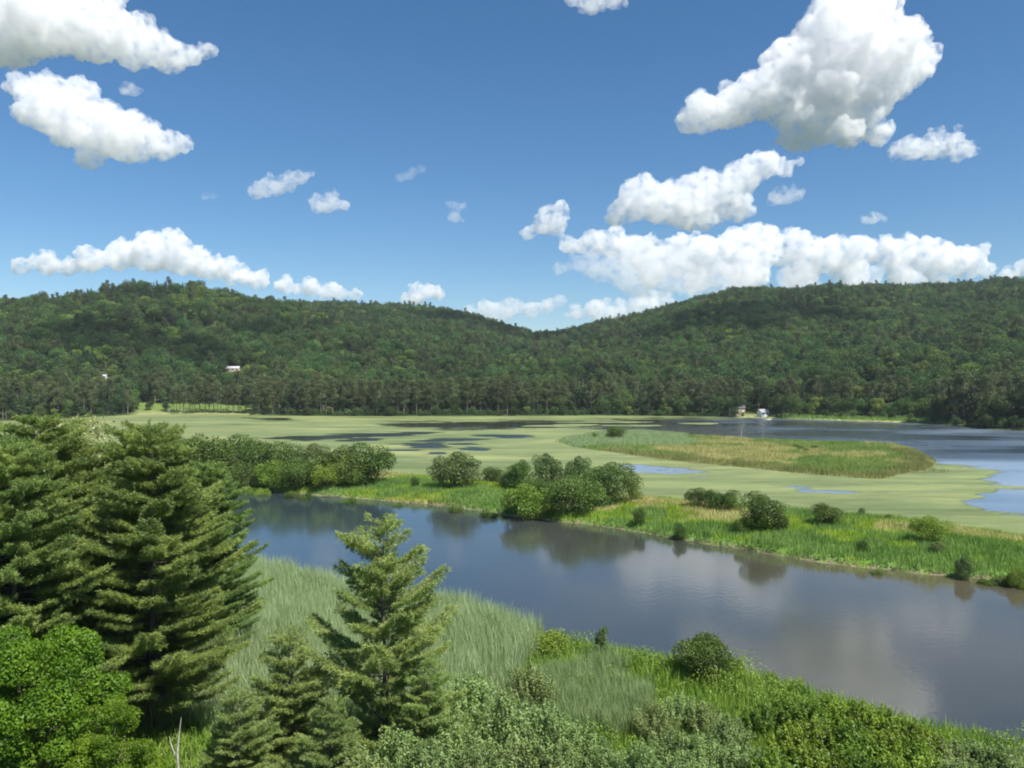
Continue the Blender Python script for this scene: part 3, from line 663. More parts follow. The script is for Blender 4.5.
# --- bushes and trees on the far bank
fb = {'a': lambda: broad('b', 7, 4, 26, 11000, .24, 'bush', .16, lobe=(.22, .42), clear=0, stems=3),
      'b': lambda: broad('b', 7, 4, 22, 10000, .24, 'bush', .16, lobe=(.25, .45), clear=0, stems=2),
      'c': lambda: broad('b', 7, 4, 34, 12000, .22, 'bush_grey', .16, lobe=(.18, .34), clear=0, stems=3),
      'd': lambda: broad('b', 7, 4, 26, 10000, .24, 'bush_bright', .14, lobe=(.22, .4), clear=0, stems=3)}
def far(k, px, top, base, wpx, label, name='bank_tree', cat='tree', group=None, hf=strip_h):
    near('f' + k, fb[k], 7, 8, name, px, top, base, wpx * (1.22 if name == 'bank_tree' and px < 660 else 1.0), label, cat, hf, group)
g_left = 'trees in the long clump on the far bank at the left'
for k, px, top, base, w in [('a', 205, 432, 482, 44), ('b', 232, 438, 480, 48), ('a', 258, 438, 482, 44), ('b', 284, 444, 484, 46), ('c', 312, 444, 486, 42), ('a', 338, 446, 487, 44), ('b', 366, 446, 487, 48),
                            ('c', 180, 436, 480, 44), ('d', 222, 456, 486, 36), ('a', 245, 452, 486, 34), ('d', 275, 456, 488, 34), ('b', 300, 458, 489, 34), ('d', 326, 462, 490, 30), ('c', 150, 438, 478, 44), ('a', 352, 458, 489, 32)]:
    far(k, px, top, base, w, 'leafy tree in the long dark clump on the far bank behind the big left pines', group=g_left)
far('c', 456, 453, 491, 48, 'grey green rounded bush standing alone on the far bank, left of the middle clump')
far('a', 492, 467, 485, 24, 'low dark bush behind the grass between the rounded bush and the middle clump', 'bank_bush', 'bush')
far('a', 519, 461, 492, 26, 'upright dark bush at the back left of the middle clump on the far bank')
far('c', 547, 455, 498, 32, 'tallest grey topped tree at the back of the middle clump on the far bank')
far('d', 527, 474, 514, 44, 'bright green bush at the front left of the middle clump overhanging the river')
far('c', 578, 458, 500, 30, 'small rounded tree at the back centre of the middle clump on the far bank')
far('a', 572, 474, 516, 48, 'dark broad bush at the front centre of the middle clump by the river')
far('c', 612, 464, 506, 54, 'wide spreading tree at the right end of the middle clump on the far bank')
far('b', 600, 470, 510, 36, 'dark shaded bush under the wide tree of the middle clump')
far('b', 697, 491, 511, 24, 'dark low bush, leftmost of the row on the far bank right of centre', 'bank_bush', 'bush')
far('a', 714, 492, 513, 26, 'dark low bush, second in the row on the far bank right of centre', 'bank_bush', 'bush')
far('b', 733, 494, 514, 26, 'dark low bush, third in the row on the far bank touching the big one', 'bank_bush', 'bush')
far('a', 762, 494, 534, 52, 'big dark bush at the right end of the low row on the far bank')
far('b', 742, 520, 536, 18, 'small dark bush at the left foot of the big dark bush', 'bank_bush', 'bush')
far('a', 827, 505, 528, 34, 'low dome shaped bush alone on the grass right of the big dark bush', 'bank_bush', 'bush')
far('c', 862, 508, 518, 9, 'tiny grey bush by the marsh edge, left one of two', 'bank_bush', 'bush')
far('c', 889, 515, 522, 8, 'tiny grey bush by the marsh edge, right one of two', 'bank_bush', 'bush')
far('d', 931, 517, 547, 38, 'bright leafy bush standing on the far bank near the right edge')
far('c', 938, 545, 557, 18, 'low grey bush at the foot of the bright leafy bush', 'bank_bush', 'bush')
far('c', 964, 543, 573, 22, 'pointed pale bush at the water edge right of the bright leafy bush', 'bank_bush', 'bush')
far('a', 863, 541, 554, 12, 'small dark bush on the grassy bank below the dome shaped bush', 'bank_bush', 'bush')
far('a', 987, 562, 578, 20, 'low dark bush on the bank beside the pointed pale bush', 'bank_bush', 'bush')
far('b', 1003, 560, 579, 22, 'low bush on the bank between two others near the right edge', 'bank_bush', 'bush')
far('d', 1020, 548, 581, 26, 'leafy bush on the bank cut off by the right edge of the picture', 'bank_bush', 'bush')
far('a', 877, 553, 568, 20, 'low dark bush overhanging the water below the small dark bush', 'bank_bush', 'bush')
far('a', 415, 478, 490, 10, 'small dark bush in bright grass left of the rounded grey bush', 'bank_bush', 'bush')
far('a', 398, 492, 502, 12, 'small dark bush at the water edge below the bright grass', 'bank_bush', 'bush')
far('a', 640, 508, 526, 14, 'small dark bush on the reedy bank right of the middle clump', 'bank_bush', 'bush')
far('a', 680, 515, 535, 16, 'small dark bush on the bank below the low row of bushes', 'bank_bush', 'bush')
for px, top, base, w, lab in [(536, 478, 500, 24, 'low bush filling the gap behind the bright bush of the middle clump'), (560, 482, 506, 30, 'low bush between the bright bush and the dark broad bush of the middle clump'), (590, 484, 513, 34, 'low bush at the right foot of the dark broad bush of the middle clump'),
                               (634, 478, 504, 22, 'low grey bush at the right end of the middle clump'), (506, 474, 490, 20, 'low bush at the left end of the middle clump'), (780, 516, 536, 20, 'small bush at the right foot of the big dark bush')]:
    far(rnd.choice('abc'), px, top, base, w, lab, 'bank_bush', 'bush')
for px, base, w in [(228, 489, 22), (262, 491, 20), (290, 494, 18), (306, 496, 14), (350, 500, 16), (455, 508, 18), (488, 513, 20), (245, 490, 20)]:
    far(rnd.choice('abd'), px, base - 13, base, w, 'low bush at the water edge of the far bank, left of the middle clump', 'bank_bush', 'bush', 'low bushes at the left water edge')
far('a', 615, 424, 438.5, 22, 'round dark bush alone on the pale reeds of the marsh island', 'marsh_bush', 'bush', hf=island_h)
far('a', 595, 431, 438, 9, 'tiny bush on the marsh island just left of the round one', 'marsh_bush', 'bush', hf=island_h)
for px, base, w in [(796, 447, 9), (802, 449, 7), (806, 451, 6), (815, 448, 8)]:
    far('a', px, base - 4.5, base, w, 'tiny dark bush in the middle of the marsh island', 'marsh_bush', 'bush', 'tiny bushes on the island', island_h)
# snag by the island
x, Y, _ = P(741, 440); t = thing('dead_snag', (x, Y, .1), 'thin pale dead snag standing at the far edge of the marsh island', 'dead tree')
T = Mesh(); T.add(tube([(0, 0, -.5), (.1, 0, 2.5), (.2, 0, 4.6)], [.12, .1, .03])); T.build('trunk', M['grey_wood'], t, True)
T = Mesh(); T.add(tube([(.1, 0, 2.4), (.7, 0, 3.4)], [.05, .02])); T.build('branch', M['grey_wood'], t, True)
# driftwood log
x, Y, _ = P(330, 497); t = mesh('driftwood_log', *tube([(-1.6, 0, .1), (0, .1, .22), (1.5, .0, .12), (2.0, .3, .35)], [.09, .11, .08, .03], 8), M['bark'], smooth=True)
t.location = (x, Y - .3, 0); tag(t, 'short weathered log lying at the water edge of the far bank', 'log')

# --- far shore: single trees of the front rows
red = {i: (lambda: tallpine(22, 4.6, 5600, .44, 'red_pine', .34)) for i in range(4)}
con = {i: (lambda: conifer(19, 4.0, 4000, .42, 'conifer')) for i in range(3)}
hw = {i: (lambda: broad('h', 13, 5.8, 16, 5200, .48, 'hardwood', .25, lobe=(.3, .5), clear=.06)) for i in range(4)}
lw = {i: (lambda: broad('h', 12, 4.6, 18, 4200, .46, 'hardwood_light', .22, lobe=(.25, .45), clear=.04)) for i in range(2)}
KIND = {'r': (red, 'red_pine', 'pine tree'), 'c': (con, 'conifer_tree', 'conifer'), 'h': (hw, 'hardwood_tree', 'hardwood tree'), 'l': (lw, 'light_hardwood_tree', 'hardwood tree')}
def fartree(k, px, Y, sc, label, group):
    d, nm, cat = KIND[k]; i = rnd.randrange(len(d)); x = (px - 512) / F * Y
    z = float(hill_h(np.array([x]), np.array([float(Y)]))[0])
    plant(k + str(i), d[i], nm, (x, Y, z - .2), label, cat, group, rnd.uniform(0, 6.28), (sc * rnd.uniform(.9, 1.1), sc * rnd.uniform(.9, 1.1), sc))
def hl(px):
    return ('at the left end of the far shore' if px < 135 else 'with bare trunks over the mown grass of the far shore' if px < 252 else 'in the long wall of trees across the marsh' if px < 520 else
            'in the woods behind the dark open channel' if px < 745 else 'behind the grassy shore on the right' if px < 960 else 'in the tall dark wood at the right edge')
hk = {'r': 'tall thin pine', 'c': 'pointed dark conifer', 'h': 'rounded hardwood', 'l': 'light green hardwood'}
def row(x0, x1, step, off, kinds, sc, jit=3):
    px = x0
    while px < x1:
        k = rnd.choice(kinds); q = px + rnd.uniform(-1.5, 1.5); Y = float(shoreY(q)) + off + rnd.uniform(-jit, jit)
        fartree(k, q, Y, rnd.uniform(*sc), hk[k] + ' ' + hl(q), hk[k].split()[-1] + 's ' + hl(q))
        px += step * rnd.uniform(.7, 1.3)
row(-20, 132, 8, 9, 'rrrhc', (.8, 1.05)); row(172, 254, 6.5, 10, 'r', (.74, .88), 2); row(174, 254, 7, 20, 'r', (.74, .9), 4); row(252, 520, 6.2, 7, 'rrrrch', (.85, 1.0), 4); row(520, 742, 7, 7, 'rchhr', (.8, .98), 4)
row(-20, 132, 14, 3, 'hlc', (.35, .6)); row(256, 742, 13, 3, 'hhl', (.28, .5)); row(776, 792, 8, 10, 'h', (.9, 1.1)); row(800, 930, 9, 30, 'hhl', (.7, 1.0), 5); row(928, 1040, 7.5, 8, 'rchr', (.95, 1.15), 4)
row(935, 1040, 12, 2, 'h', (.35, .5)); row(136, 172, 13, 38, 'hl', (.5, .8), 12); row(800, 935, 14, 18, 'hl', (.28, .42), 6)
# low brush along the shore under the pines
def brush(x, y):
    u = U_(x, y); s = y - shoreY(u); return (s > .5) & (s < 7) & (((u > 170) & (u < 745)) | (u < 130) | (u > 940)) & (fbm(x, y, 9, 91) > .38)
xb = R.uniform(-330, 330, 60000); ub = U_(xb, 470.0); yb = shoreY(ub) + R.uniform(.5, 7, len(xb)); k = brush(xb, yb)
pts = np.stack([xb[k], yb[k], hill_h(xb[k], yb[k])], 1); pts[:, 2] += R.uniform(0, 6, len(pts)) * fbm(pts[:, 0], pts[:, 1], 7, 92)
V_, F_ = leaves(pts, .6, np.tile([0, -.3, .6], (len(pts), 1)), .8)
tag(mesh('shore_brush', V_, F_, M['hardwood']), 'low dark brush along the foot of the far shore trees', 'brush', kind='stuff')

# ------------------------------------------------------------------ houses in the woods
def house(name, px, Y, w, d, h, rz, wall, roof, label, z=None, windows=2, rh=1.6):
    x = (px - 512) / F * Y; g = float(hill_h(np.array([x]), np.array([float(Y)]))[0]) if z is None else z
    t = thing(name, (x, Y, g), label, 'house', rz=rz)
    B = Mesh(); V = np.array([(-w/2, -d/2, -6), (w/2, -d/2, -6), (w/2, d/2, -6), (-w/2, d/2, -6), (-w/2, -d/2, h), (w/2, -d/2, h), (w/2, d/2, h), (-w/2, d/2, h), (-w/2, 0, h + rh), (w/2, 0, h + rh)], float)
    me = mesh('wall', V, [np.array([[0, 1, 5, 4], [2, 3, 7, 6]]), np.array([[1, 2, 6, 9, 5], [3, 0, 4, 8, 7]])], M[wall], t)
    e = .35; q = .16
    V = []
    for s in (-1, 1):
        for xx in (-w/2 - e, w/2 + e):
            V += [(xx, s * (d/2 + e), h - rh * e / (d/2)), (xx, 0, h + rh), (xx, s * (d/2 + e), h - rh * e / (d/2) + q), (xx, 0, h + rh + q)]
    V = np.array(V); f = []
    for b in (0, 8): f += [[b, b+1, b+5, b+4], [b+2, b+6, b+7, b+3], [b, b+4, b+6, b+2], [b, b+2, b+3, b+1], [b+4, b+5, b+7, b+6]]
    V[:, 2] += .01; mesh('roof', V, np.array(f), M[roof], t)
    for i in range(windows):
        xw = -w/2 + w * (i + .7) / (windows + .9)
        m = Mesh(); m.add(box((xw, -d/2 - .03, 1.7), (1.1, .06, 1.3))); wi = m.build('window', M['white_paint'], t)
        m = Mesh(); m.add(box((xw, -d/2 - .065, 1.7), (.85, .03, 1.05))); m.build('pane', M['dark_glass'], wi)
    m = Mesh(); m.add(box((w/2 - w * .16, -d/2 - .03, 1.05), (1.0, .06, 2.1))); m.build('door', M['dark_roof'], t)
house('lakeside_house', 764, 456, 6, 5, 2.4, .2, 'white_paint', 'grey_roof', 'small white house on the lawn by the far shore')
house('lakeside_house', 736, 466, 9, 7, 4.5, -.1, 'cream_paint', 'dark_roof', 'tan house half hidden by trees left of the small white house')
def hy(px, py, h):
    for Y in range(500, 900, 4):
        if float(hill_h(np.array([(px - 512) / F * Y]), np.array([float(Y)]))[0]) + h >= CZ - (py - HY) * Y / F: return float(Y)
    return 600.0
HY1, HY2, HY3 = hy(233, 367, 4.2), hy(104, 375, 3.5), hy(868, 381, 3.5); print('houses at', HY1, HY2, HY3)
house('hillside_house', 233, HY1, 10, 7, 2.6, .1, 'cream_paint', 'grey_roof', 'house with long pale roof among trees on the left hill')
house('hillside_house', 104, HY2, 3.6, 4, 2.4, .1, 'white_paint', 'grey_roof', 'tiny white house gable in the woods of the left hill', rh=1.0)
house('hillside_house', 868, HY3, 3.8, 4, 2.4, -.1, 'white_paint', 'grey_roof', 'tiny white house in the woods above the right shore', rh=1.0)
HOUSES = [(764, 452, 9, 416, 1), (736, 466, 7, 404, 1), (233, HY1, 8, 370, 0), (104, HY2, 3, 376.5, 0), (868, HY3, 3, 382.5, 0)]
# rowing boat at the shore below the white house
x, Y, _ = P(768, 420.2); V = []; nseg = 10
for i in range(nseg + 1):
    s = i / nseg * 2 - 1; wv = .75 * (1 - abs(s) ** 2.4) + .02
    for k in range(5):
        a = math.pi * k / 4; V.append((s * 2.3, -math.cos(a) * wv, .5 - math.sin(a) * .45 * (1 - abs(s) ** 4) + .18 * s * s))
I = np.arange((nseg + 1) * 5).reshape(nseg + 1, 5)
t = thing('rowing_boat', (x, Y, -.02), 'small white rowing boat lying at the shore below the white house', 'boat', rz=.2)
h_ = mesh('hull', np.array(V), np.stack([I[:-1, :-1], I[:-1, 1:], I[1:, 1:], I[1:, :-1]], -1).reshape(-1, 4), M['white_paint'], t, True)
sm = h_.modifiers.new('s', 'SOLIDIFY'); sm.thickness = .05
for sx in (-.9, .6):
    m = Mesh(); m.add(box((sx, 0, .38), (.25, 1.2, .05))); m.build('seat', M['grey_wood'], t)

# ------------------------------------------------------------------ the forest on the hills: one mass of instanced trees
lib = bpy.data.collections.new('forest_tree_kinds')
def joined(parts, nm):
    V = []; fs = []; n = 0; mats = []; mi = []
    me = bpy.data.meshes.new(nm); bm = bmesh.new()
    for j, (_, m) in enumerate(parts):
        k0 = len(bm.faces); bm.from_mesh(m); bm.faces.ensure_lookup_table()
        for f in bm.faces[k0:]: f.material_index = j
        me.materials.append(m.materials[0])
    bm.to_mesh(me); bm.free(); o = bpy.data.objects.new(nm, me); lib.objects.link(o)
order = []
for k in 'hhhhrrcccll': order.append(k)
names = []
cnt = {}
for idx, k in enumerate(order):
    j = cnt.get(k, 0); cnt[k] = j + 1
    d = KIND[k][0]; j %= len(d); joined(proto(k + str(j), d[j]), 'kind_%02d_tree' % idx)
idx_of = {k: [i for i, q in enumerate(order) if q == k] for k in 'hrcl'}
# jittered positions
PT = []
for (y0, y1, sp) in ((335, 700, 7.0), (700, 1000, 8.0), (1000, 1420, 9.2)):
    gx, gy = np.meshgrid(np.arange(-1000, 1000, sp), np.arange(y0, y1, sp))
    gx = gx + R.uniform(-.48, .48, gx.shape) * sp; gy = gy + R.uniform(-.48, .48, gy.shape) * sp
    u = U_(gx, gy); k = (u > -110) & (u < 1134); PT.append(np.stack([gx[k], gy[k]], 1))
PT = np.concatenate(PT); u = U_(PT[:, 0], PT[:, 1]); sh = PT[:, 1] - shoreY(u)
front = np.where((u > 132) & (u < 172), 42, np.where((u >= 172) & (u < 256), 44, np.where((u > 742) & (u < 774), 36, np.where((u > 792) & (u < 935), 38, 15))))
k = (sh > front) & (R.uniform(size=len(u)) > .04)
for hpx, hY, hw_, hv, low in HOUSES:
    k &= ~((np.abs(u - hpx) < hw_ + 3) & (PT[:, 1] < hY + 8) & (PT[:, 1] > hY - 7))
PT = PT[k]; u = u[k]; sh = sh[k]
Z = hill_h(PT[:, 0], PT[:, 1]) - .3
q = fbm(PT[:, 0], PT[:, 1], 90, 101); q2 = fbm(PT[:, 0], PT[:, 1], 45, 102); rr = R.uniform(size=len(PT))
kind = np.zeros(len(PT), int); sc = np.zeros(len(PT))
pick = lambda c, n: R.choice(idx_of[c], n)
pc = np.clip(.24 + (q - .5) * 3.6 + .12 * (PT[:, 1] > 1100), .04, .9); pr = np.where(sh < 60, .55, .06); pl = np.clip((q2 - .50) * 5.0, .02, .75)
for i in range(len(PT)):
    if rr[i] < pr[i]: c = 'r'
    elif rr[i] < pr[i] + (1 - pr[i]) * pc[i]: c = 'c'
    elif rnd.random() < pl[i]: c = 'l'
    else: c = 'h'
    kind[i] = rnd.choice(idx_of[c]); sc[i] = {'r': rnd.uniform(.75, .98), 'c': rnd.uniform(.5, .85), 'h': rnd.uniform(.75, 1.45) ** 1.0, 'l': rnd.uniform(.8, 1.4)}[c]
htree = {'r': 22, 'c': 19, 'h': 14, 'l': 12}
ok = np.ones(len(PT), bool)
for i in range(len(PT)):
    for hpx, hY, hw_, hv, low in HOUSES:
        if abs(u[i] - hpx) < hw_ + 4 and PT[i, 1] < hY:
            m_ = (CZ - (hv - HY) * PT[i, 1] / F - Z[i]) / htree[order[kind[i]]]
            if m_ < sc[i]:
                sc[i] = max(m_, .22)
                if m_ < .18 and low: ok[i] = False
PT = PT[ok]; Z = Z[ok]; sc = sc[ok]; kind = kind[ok]
print('forest trees', len(PT))
me = bpy.data.meshes.new('hill_forest'); me.vertices.add(len(PT)); me.vertices.foreach_set('co', np.column_stack([PT, Z]).astype(np.float32).ravel())
a = me.attributes.new('kind', 'INT', 'POINT'); a.data.foreach_set('value', kind.astype(np.int32))
a = me.attributes.new('sc', 'FLOAT', 'POINT'); a.data.foreach_set('value', sc.astype(np.float32))
a = me.attributes.new('rz', 'FLOAT', 'POINT'); a.data.foreach_set('value', R.uniform(0, 6.28, len(PT)).astype(np.float32))
fo = bpy.data.objects.new('hill_forest', me); COL.objects.link(fo)
tag(fo, 'dense mixed forest covering the hills behind the far shore', 'forest', kind='stuff')
ng = bpy.data.node_groups.new('forest', 'GeometryNodeTree')
ng.interface.new_socket('Geometry', in_out='INPUT', socket_type='NodeSocketGeometry'); ng.interface.new_socket('Geometry', in_out='OUTPUT', socket_type='NodeSocketGeometry')
gi = ng.nodes.new('NodeGroupInput'); go = ng.nodes.new('NodeGroupOutput'); ci = ng.nodes.new('GeometryNodeCollectionInfo'); ci.inputs[0].default_value = lib
ci.inputs['Separate Children'].default_value = True; ci.inputs['Reset Children'].default_value = True
ip = ng.nodes.new('GeometryNodeInstanceOnPoints'); ip.inputs['Pick Instance'].default_value = True
def attr(nm, ty):
    n = ng.nodes.new('GeometryNodeInputNamedAttribute'); n.data_type = ty; n.inputs[0].default_value = nm; return n.outputs[0]
cx = ng.nodes.new('ShaderNodeCombineXYZ'); L_ = ng.links.new
L_(gi.outputs[0], ip.inputs['Points']); L_(ci.outputs[0], ip.inputs['Instance']); L_(attr('kind', 'INT'), ip.inputs['Instance Index'])
L_(attr('rz', 'FLOAT'), cx.inputs[2]); L_(cx.outputs[0], ip.inputs['Rotation']); L_(attr('sc', 'FLOAT'), ip.inputs['Scale']); L_(ip.outputs[0], go.inputs[0])
md = fo.modifiers.new('forest', 'NODES'); md.node_group = ng

# ------------------------------------------------------------------ clouds: closed cumulus bodies with a real volume inside
def ico(n):
    bm = bmesh.new(); bmesh.ops.create_icosphere(bm, subdivisions=n, radius=1); r = (np.array([v.co[:] for v in bm.verts]), np.array([[v.index for v in f.verts] for f in bm.faces])); bm.free(); return r
ICO = {1: ico(1), 2: ico(2)}
def cloudmat(D, dens, soft):
    m, nt, out = newmat('cloud_volume'); sc = D / F
    v = N(nt, 'ShaderNodeVolumePrincipled'); v.inputs['Color'].default_value = (.955, .96, .97, 1); v.inputs['Anisotropy'].default_value = .15
    f = noise(nt, 1 / 10, 6, .66, coord='Object')
    mr = N(nt, 'ShaderNodeMapRange'); mr.inputs[1].default_value = .41; mr.inputs[2].default_value = .42 + soft
    mr.inputs[3].default_value = dens * .02 / sc; mr.inputs[4].default_value = dens / sc
    nt.links.new(f, mr.inputs[0]); nt.links.new(mr.outputs[0], v.inputs['Density']); nt.links.new(v.outputs[0], out.inputs['Volume']); return m
def cloud(blobs, base_y, label, dens=.16, soft=.16, alt=1500, lv=2, rough=1.0, group=None, thick=1.0):
    D = alt * F / (HY - base_y); D = min(D, 15000); sc = D / F
    cx = sum(b[0] for b in blobs) / len(blobs); cy = sum(b[1] for b in blobs) / len(blobs); cm = Mesh()
    rc = random.Random(int(cx * 7 + cy))
    def sph(c, rr, l):
        v0, f0 = ICO[2 if rr > 5 else 1]; cm.add((v0 * rr + np.array(c), f0))
        if l >= lv or rr < 3.0: return
        for k in range((9, 6, 4)[l]):
            v = Vector((rc.gauss(0, 1), rc.gauss(0, 1), rc.gauss(.25, 1))).normalized()
            if v.z < -.3: v.z *= .25
            sph(c + v * rr * rc.uniform(.7, 1.0), rr * rc.uniform(.35, .6), l + 1)
    full = list(blobs)
    for i_ in range(len(blobs)):
        for j_ in range(i_):
            a_, b_ = blobs[i_], blobs[j_]; dd = math.hypot(a_[0] - b_[0], a_[1] - b_[1])
            if dd < (a_[2] + b_[2]) * 1.35 and dd > 2: 
                q_ = rc.uniform(.35, .65); full.append((a_[0] * q_ + b_[0] * (1 - q_), a_[1] * q_ + b_[1] * (1 - q_) + rc.uniform(0, .15) * min(a_[2], b_[2]), min(a_[2], b_[2]) * rc.uniform(.7, .95)))
    for px, py, r in full: sph(Vector((px - cx, rc.uniform(-.3, .3) * r, cy - py)), r * .95, 0)
    o = cm.build('cloud', None)
    rmax = max(b[2] for b in blobs)
    def rem(s):
        r = o.modifiers.new('r', 'REMESH'); r.mode = 'VOXEL'; r.voxel_size = s
    rem(1.3)
    for s, st in ((15, 9), (6, 5), (3, 3.2)):
        t = bpy.data.textures.new('t', 'CLOUDS'); t.noise_scale = s; t.noise_depth = 2
        d = o.modifiers.new('d', 'DISPLACE'); d.texture = t; d.strength = st * rough * min(1, rmax / 14); d.mid_level = .5; d.texture_coords = 'LOCAL'
    rem(1.0)
    dg = bpy.context.evaluated_depsgraph_get(); nm = bpy.data.meshes.new_from_object(o.evaluated_get(dg)); o.modifiers.clear(); o.data = nm
    nm.materials.clear(); nm.materials.append(cloudmat(D, dens, soft))
    o.scale = (sc, sc * thick, sc); o.location = ((cx - 512) * sc, D, CZ + (HY - cy) * sc)
    tag(o, label, 'cloud', group); return o
cloud([(-50, 28, 45), (0, 25, 42), (50, 25, 38), (95, 32, 32), (135, 45, 26), (168, 55, 20), (192, 56, 12), (212, 52, 6), (30, -5, 36), (95, 5, 24), (10, 50, 18)], 75, 'large grey white cloud in the upper left corner', .13)
cloud([(22, 90, 14), (38, 105, 26), (65, 118, 30), (98, 130, 30), (130, 142, 24), (162, 148, 16), (184, 146, 9), (88, 156, 14), (118, 122, 14), (50, 100, 22)], 168, 'puffy white cloud just below the one in the upper left corner', .13)
cloud([(126, 89, 6), (135, 92, 7)], 98, 'very small cloud between the two big clouds at the upper left', .07)
cloud([(256, 192, 8), (270, 188, 11), (288, 186, 10), (300, 178, 8), (312, 174, 4)], 200, 'small ragged cloud high above the left hill', .08)
cloud([(318, 204, 9), (332, 204, 10), (345, 206, 6)], 213, 'small rounded cloud just right of the ragged one above the left hill', .10)
cloud([(20, 266, 9), (48, 263, 12), (70, 268, 9), (92, 262, 12), (118, 256, 17), (148, 254, 19), (172, 256, 18), (200, 264, 16), (230, 272, 14), (258, 280, 11), (285, 286, 9), (310, 289, 10), (335, 291, 9), (355, 294, 6)], 296, 'long white cloud bank lying along the top of the left hill', .2)
cloud([(405, 299, 6), (418, 294, 10), (432, 292, 9), (440, 297, 5)], 303, 'small bright cloud just above the middle ridge', .2)
cloud([(470, 312, 7), (490, 309, 10), (510, 307, 11), (530, 311, 9), (548, 307, 8), (560, 301, 7), (500, 316, 10)], 318, 'faint low cloud over the saddle between the hills', .10)
cloud([(575, 314, 8), (598, 309, 12), (622, 312, 11), (648, 306, 12), (665, 302, 9)], 318, 'low cloud behind the left shoulder of the right hill', .12)
cloud([(688, 122, 14), (705, 114, 20), (735, 106, 24), (765, 96, 28), (795, 80, 32), (815, 50, 32), (845, 40, 36), (880, 62, 34), (912, 68, 22), (928, 60, 9), (835, 90, 36), (870, 100, 24), (810, 128, 24), (795, 140, 14), (845, 132, 20), (878, 135, 13), (828, 10, 22), (852, 22, 24)], 152,
      'largest towering white cloud at the upper right', .15)
cloud([(893, 153, 8), (908, 150, 11), (930, 147, 14), (955, 150, 13), (970, 152, 7), (940, 132, 6), (958, 127, 5)], 160, 'small flat cloud right below the largest cloud', .10)
cloud([(618, 216, 12), (635, 205, 18), (660, 205, 22), (690, 208, 24), (715, 192, 22), (740, 180, 20), (762, 168, 16), (782, 168, 11), (798, 162, 5), (640, 188, 12), (705, 218, 15), (735, 208, 16)], 233, 'bright slanting cloud under the largest cloud', .14)
cloud([(528, 232, 7), (545, 222, 12), (560, 210, 10), (556, 228, 10), (565, 242, 7)], 248, 'small upright cloud left of the slanting cloud', .14)
cloud([(775, 198, 8), (790, 197, 9), (800, 194, 5)], 206, 'little faint cloud right of the slanting cloud', .06)
cloud([(570, 246, 9), (592, 245, 13), (615, 245, 14), (640, 254, 20), (672, 258, 18), (705, 254, 20), (735, 248, 22), (765, 242, 20), (795, 252, 18), (825, 256, 18), (855, 252, 17), (885, 252, 16), (915, 255, 17), (945, 258, 18), (970, 264, 15), (985, 270, 9), (650, 276, 14), (700, 278, 15), (750, 275, 18), (800, 276, 15), (850, 276, 14), (900, 274, 14), (940, 276, 12)], 292,
      'long layered cloud bank resting above the right hill', .17)
cloud([(600, 268, 16), (640, 282, 20), (690, 282, 20), (740, 284, 20), (800, 284, 20), (860, 284, 18), (910, 282, 16), (625, 262, 14), (580, 262, 10), (560, 268, 7), (660, 268, 20)], 300,
      'thin veil of pale cloud filling the gap between the layered bank and the right hill', .05, alt=1100)
cloud([(572, 2, 8), (590, 4, 13), (610, 2, 10), (624, 4, 5)], 14, 'small cloud cut off by the top edge, left of the largest cloud', .08)
cloud([(866, 219, 5), (875, 218, 7), (884, 220, 4)], 226, 'tiny cloud above the right end of the layered bank', .08)
cloud([(452, 207, 6), (463, 207, 5), (456, 218, 6), (462, 221, 4)], 224, 'tiny wisp of cloud near the middle of the sky', .06)
cloud([(400, 178, 5), (412, 175, 6), (422, 170, 5)], 183, 'thin wisp of cloud high over the middle ridge', .03)
cloud([(205, 196, 4), (214, 197, 5)], 200, 'faint speck of cloud left of the ragged cloud', .035)
cloud([(1010, 274, 8), (1026, 270, 10)], 282, 'bit of white cloud at the right edge above the hill', .16)

for cx_, cy_, cz_, r_, lab in ((282, 165, 1150, 75, 'unseen cloud added over the valley to shade the foot of the left hill'), (853, 357, 1250, 105, 'unseen cloud added over the valley to shade the slope of the right hill'), (700, 520, 1500, 90, 'unseen cloud added over the valley to shade the far middle ridge')):
    cm = Mesh()  # out-of-view clouds added so that their shadows darken the hills
    for q in range(11):
        v0, f0 = ICO[2]; cm.add((v0 * r_ * rnd.uniform(.35, .6) * np.array([1, 1, .55]) + np.array([rnd.uniform(-1.2, 1.2) * r_, rnd.uniform(-.8, .8) * r_, rnd.uniform(-.1, .1) * r_]), f0))
    o = cm.build('cloud', cloudmat(1500, .12, .16)); o.location = (cx_, cy_, cz_); tag(o, lab, 'cloud')

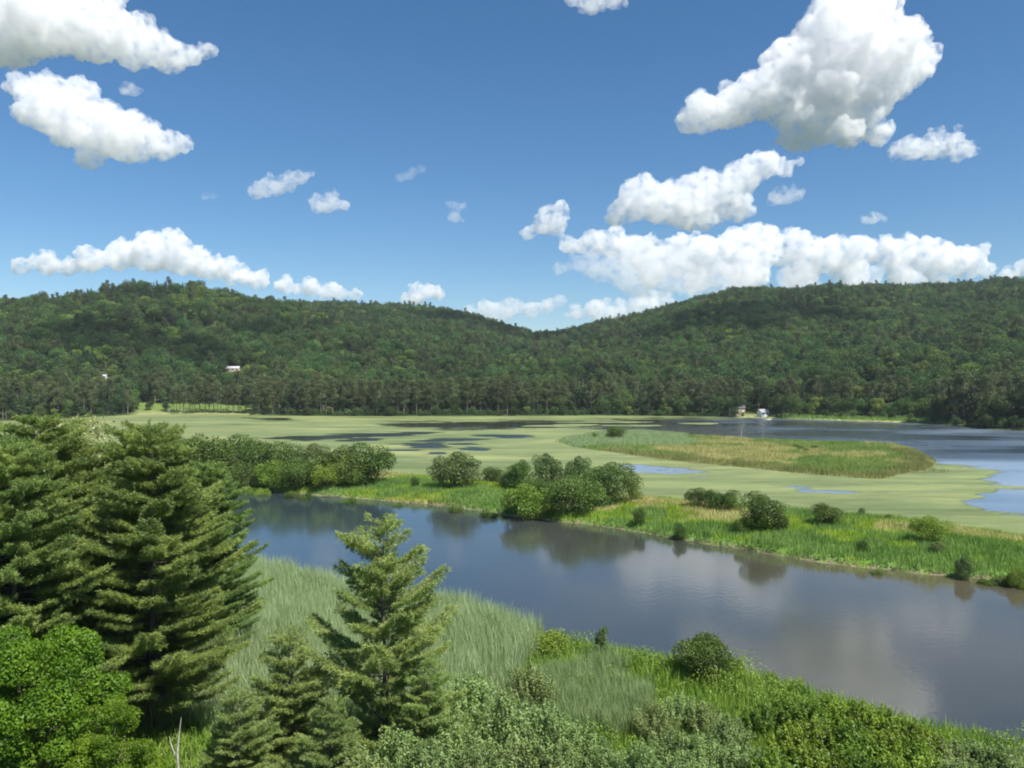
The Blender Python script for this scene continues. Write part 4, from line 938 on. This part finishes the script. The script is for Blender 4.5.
# ------------------------------------------------------------------ sun, sky, haze, camera
EL, AZ = math.radians(55), math.radians(132)
w = bpy.data.worlds.new('World'); S.world = w; w.use_nodes = True; nt = w.node_tree
sk = nt.nodes.new('ShaderNodeTexSky'); sk.sky_type = 'NISHITA'; sk.sun_disc = False; sk.sun_elevation = EL; sk.sun_rotation = AZ
sk.altitude = 300; sk.air_density = 1.0; sk.dust_density = .3; sk.ozone_density = 5
hs = nt.nodes.new('ShaderNodeHueSaturation'); hs.inputs['Saturation'].default_value = 1.18; hs.inputs['Hue'].default_value = .497; nt.links.new(sk.outputs[0], hs.inputs['Color']); nt.links.new(hs.outputs[0], nt.nodes['Background'].inputs[0]); nt.nodes['Background'].inputs[1].default_value = .066
L = bpy.data.lights.new('sun', 'SUN'); L.energy = 5.0; L.angle = math.radians(.5); L.color = (1, .95, .87)
lo = bpy.data.objects.new('sun', L); COL.objects.link(lo)
dv = Vector((math.sin(AZ) * math.cos(EL), math.cos(AZ) * math.cos(EL), math.sin(EL))); lo.rotation_euler = dv.to_track_quat('Z', 'Y').to_euler()
HAZE = .00005
if HAZE:
    m = Mesh(); m.add(box((0, 700, 110), (3600, 2400, 232))); m2, nt, out = newmat('haze_air')
    hz_ = m.build('haze', m2); tag(hz_, 'thin blue air haze over the valley', 'haze', kind='stuff')
    v = N(nt, 'ShaderNodeVolumePrincipled', Density=HAZE); v.inputs['Color'].default_value = (.75, .86, 1, 1); nt.links.new(v.outputs[0], out.inputs['Volume'])
c = bpy.data.cameras.new('camera'); co = bpy.data.objects.new('camera', c); COL.objects.link(co); S.camera = co
c.sensor_width = 36; c.lens = 36 * F / 1024; c.clip_start = .5; c.clip_end = 60000; co.location = (0, 0, CZ)
co.rotation_euler = (math.radians(90) - math.atan((384 - HY) / F), 0, 0)
S.cycles.max_bounces = 12; S.cycles.diffuse_bounces = 3; S.cycles.glossy_bounces = 3; S.cycles.transmission_bounces = 3; S.cycles.volume_bounces = 10; S.cycles.transparent_max_bounces = 12
S.cycles.pixel_filter_type = 'BLACKMAN_HARRIS'; S.cycles.filter_width = 1.9; S.cycles.use_denoising = True; S.cycles.use_adaptive_sampling = True; S.cycles.volume_step_rate = 3; S.cycles.volume_max_steps = 96
S.view_settings.view_transform = 'Standard'; S.view_settings.look = 'None'; S.view_settings.exposure = .86; S.view_settings.gamma = 1
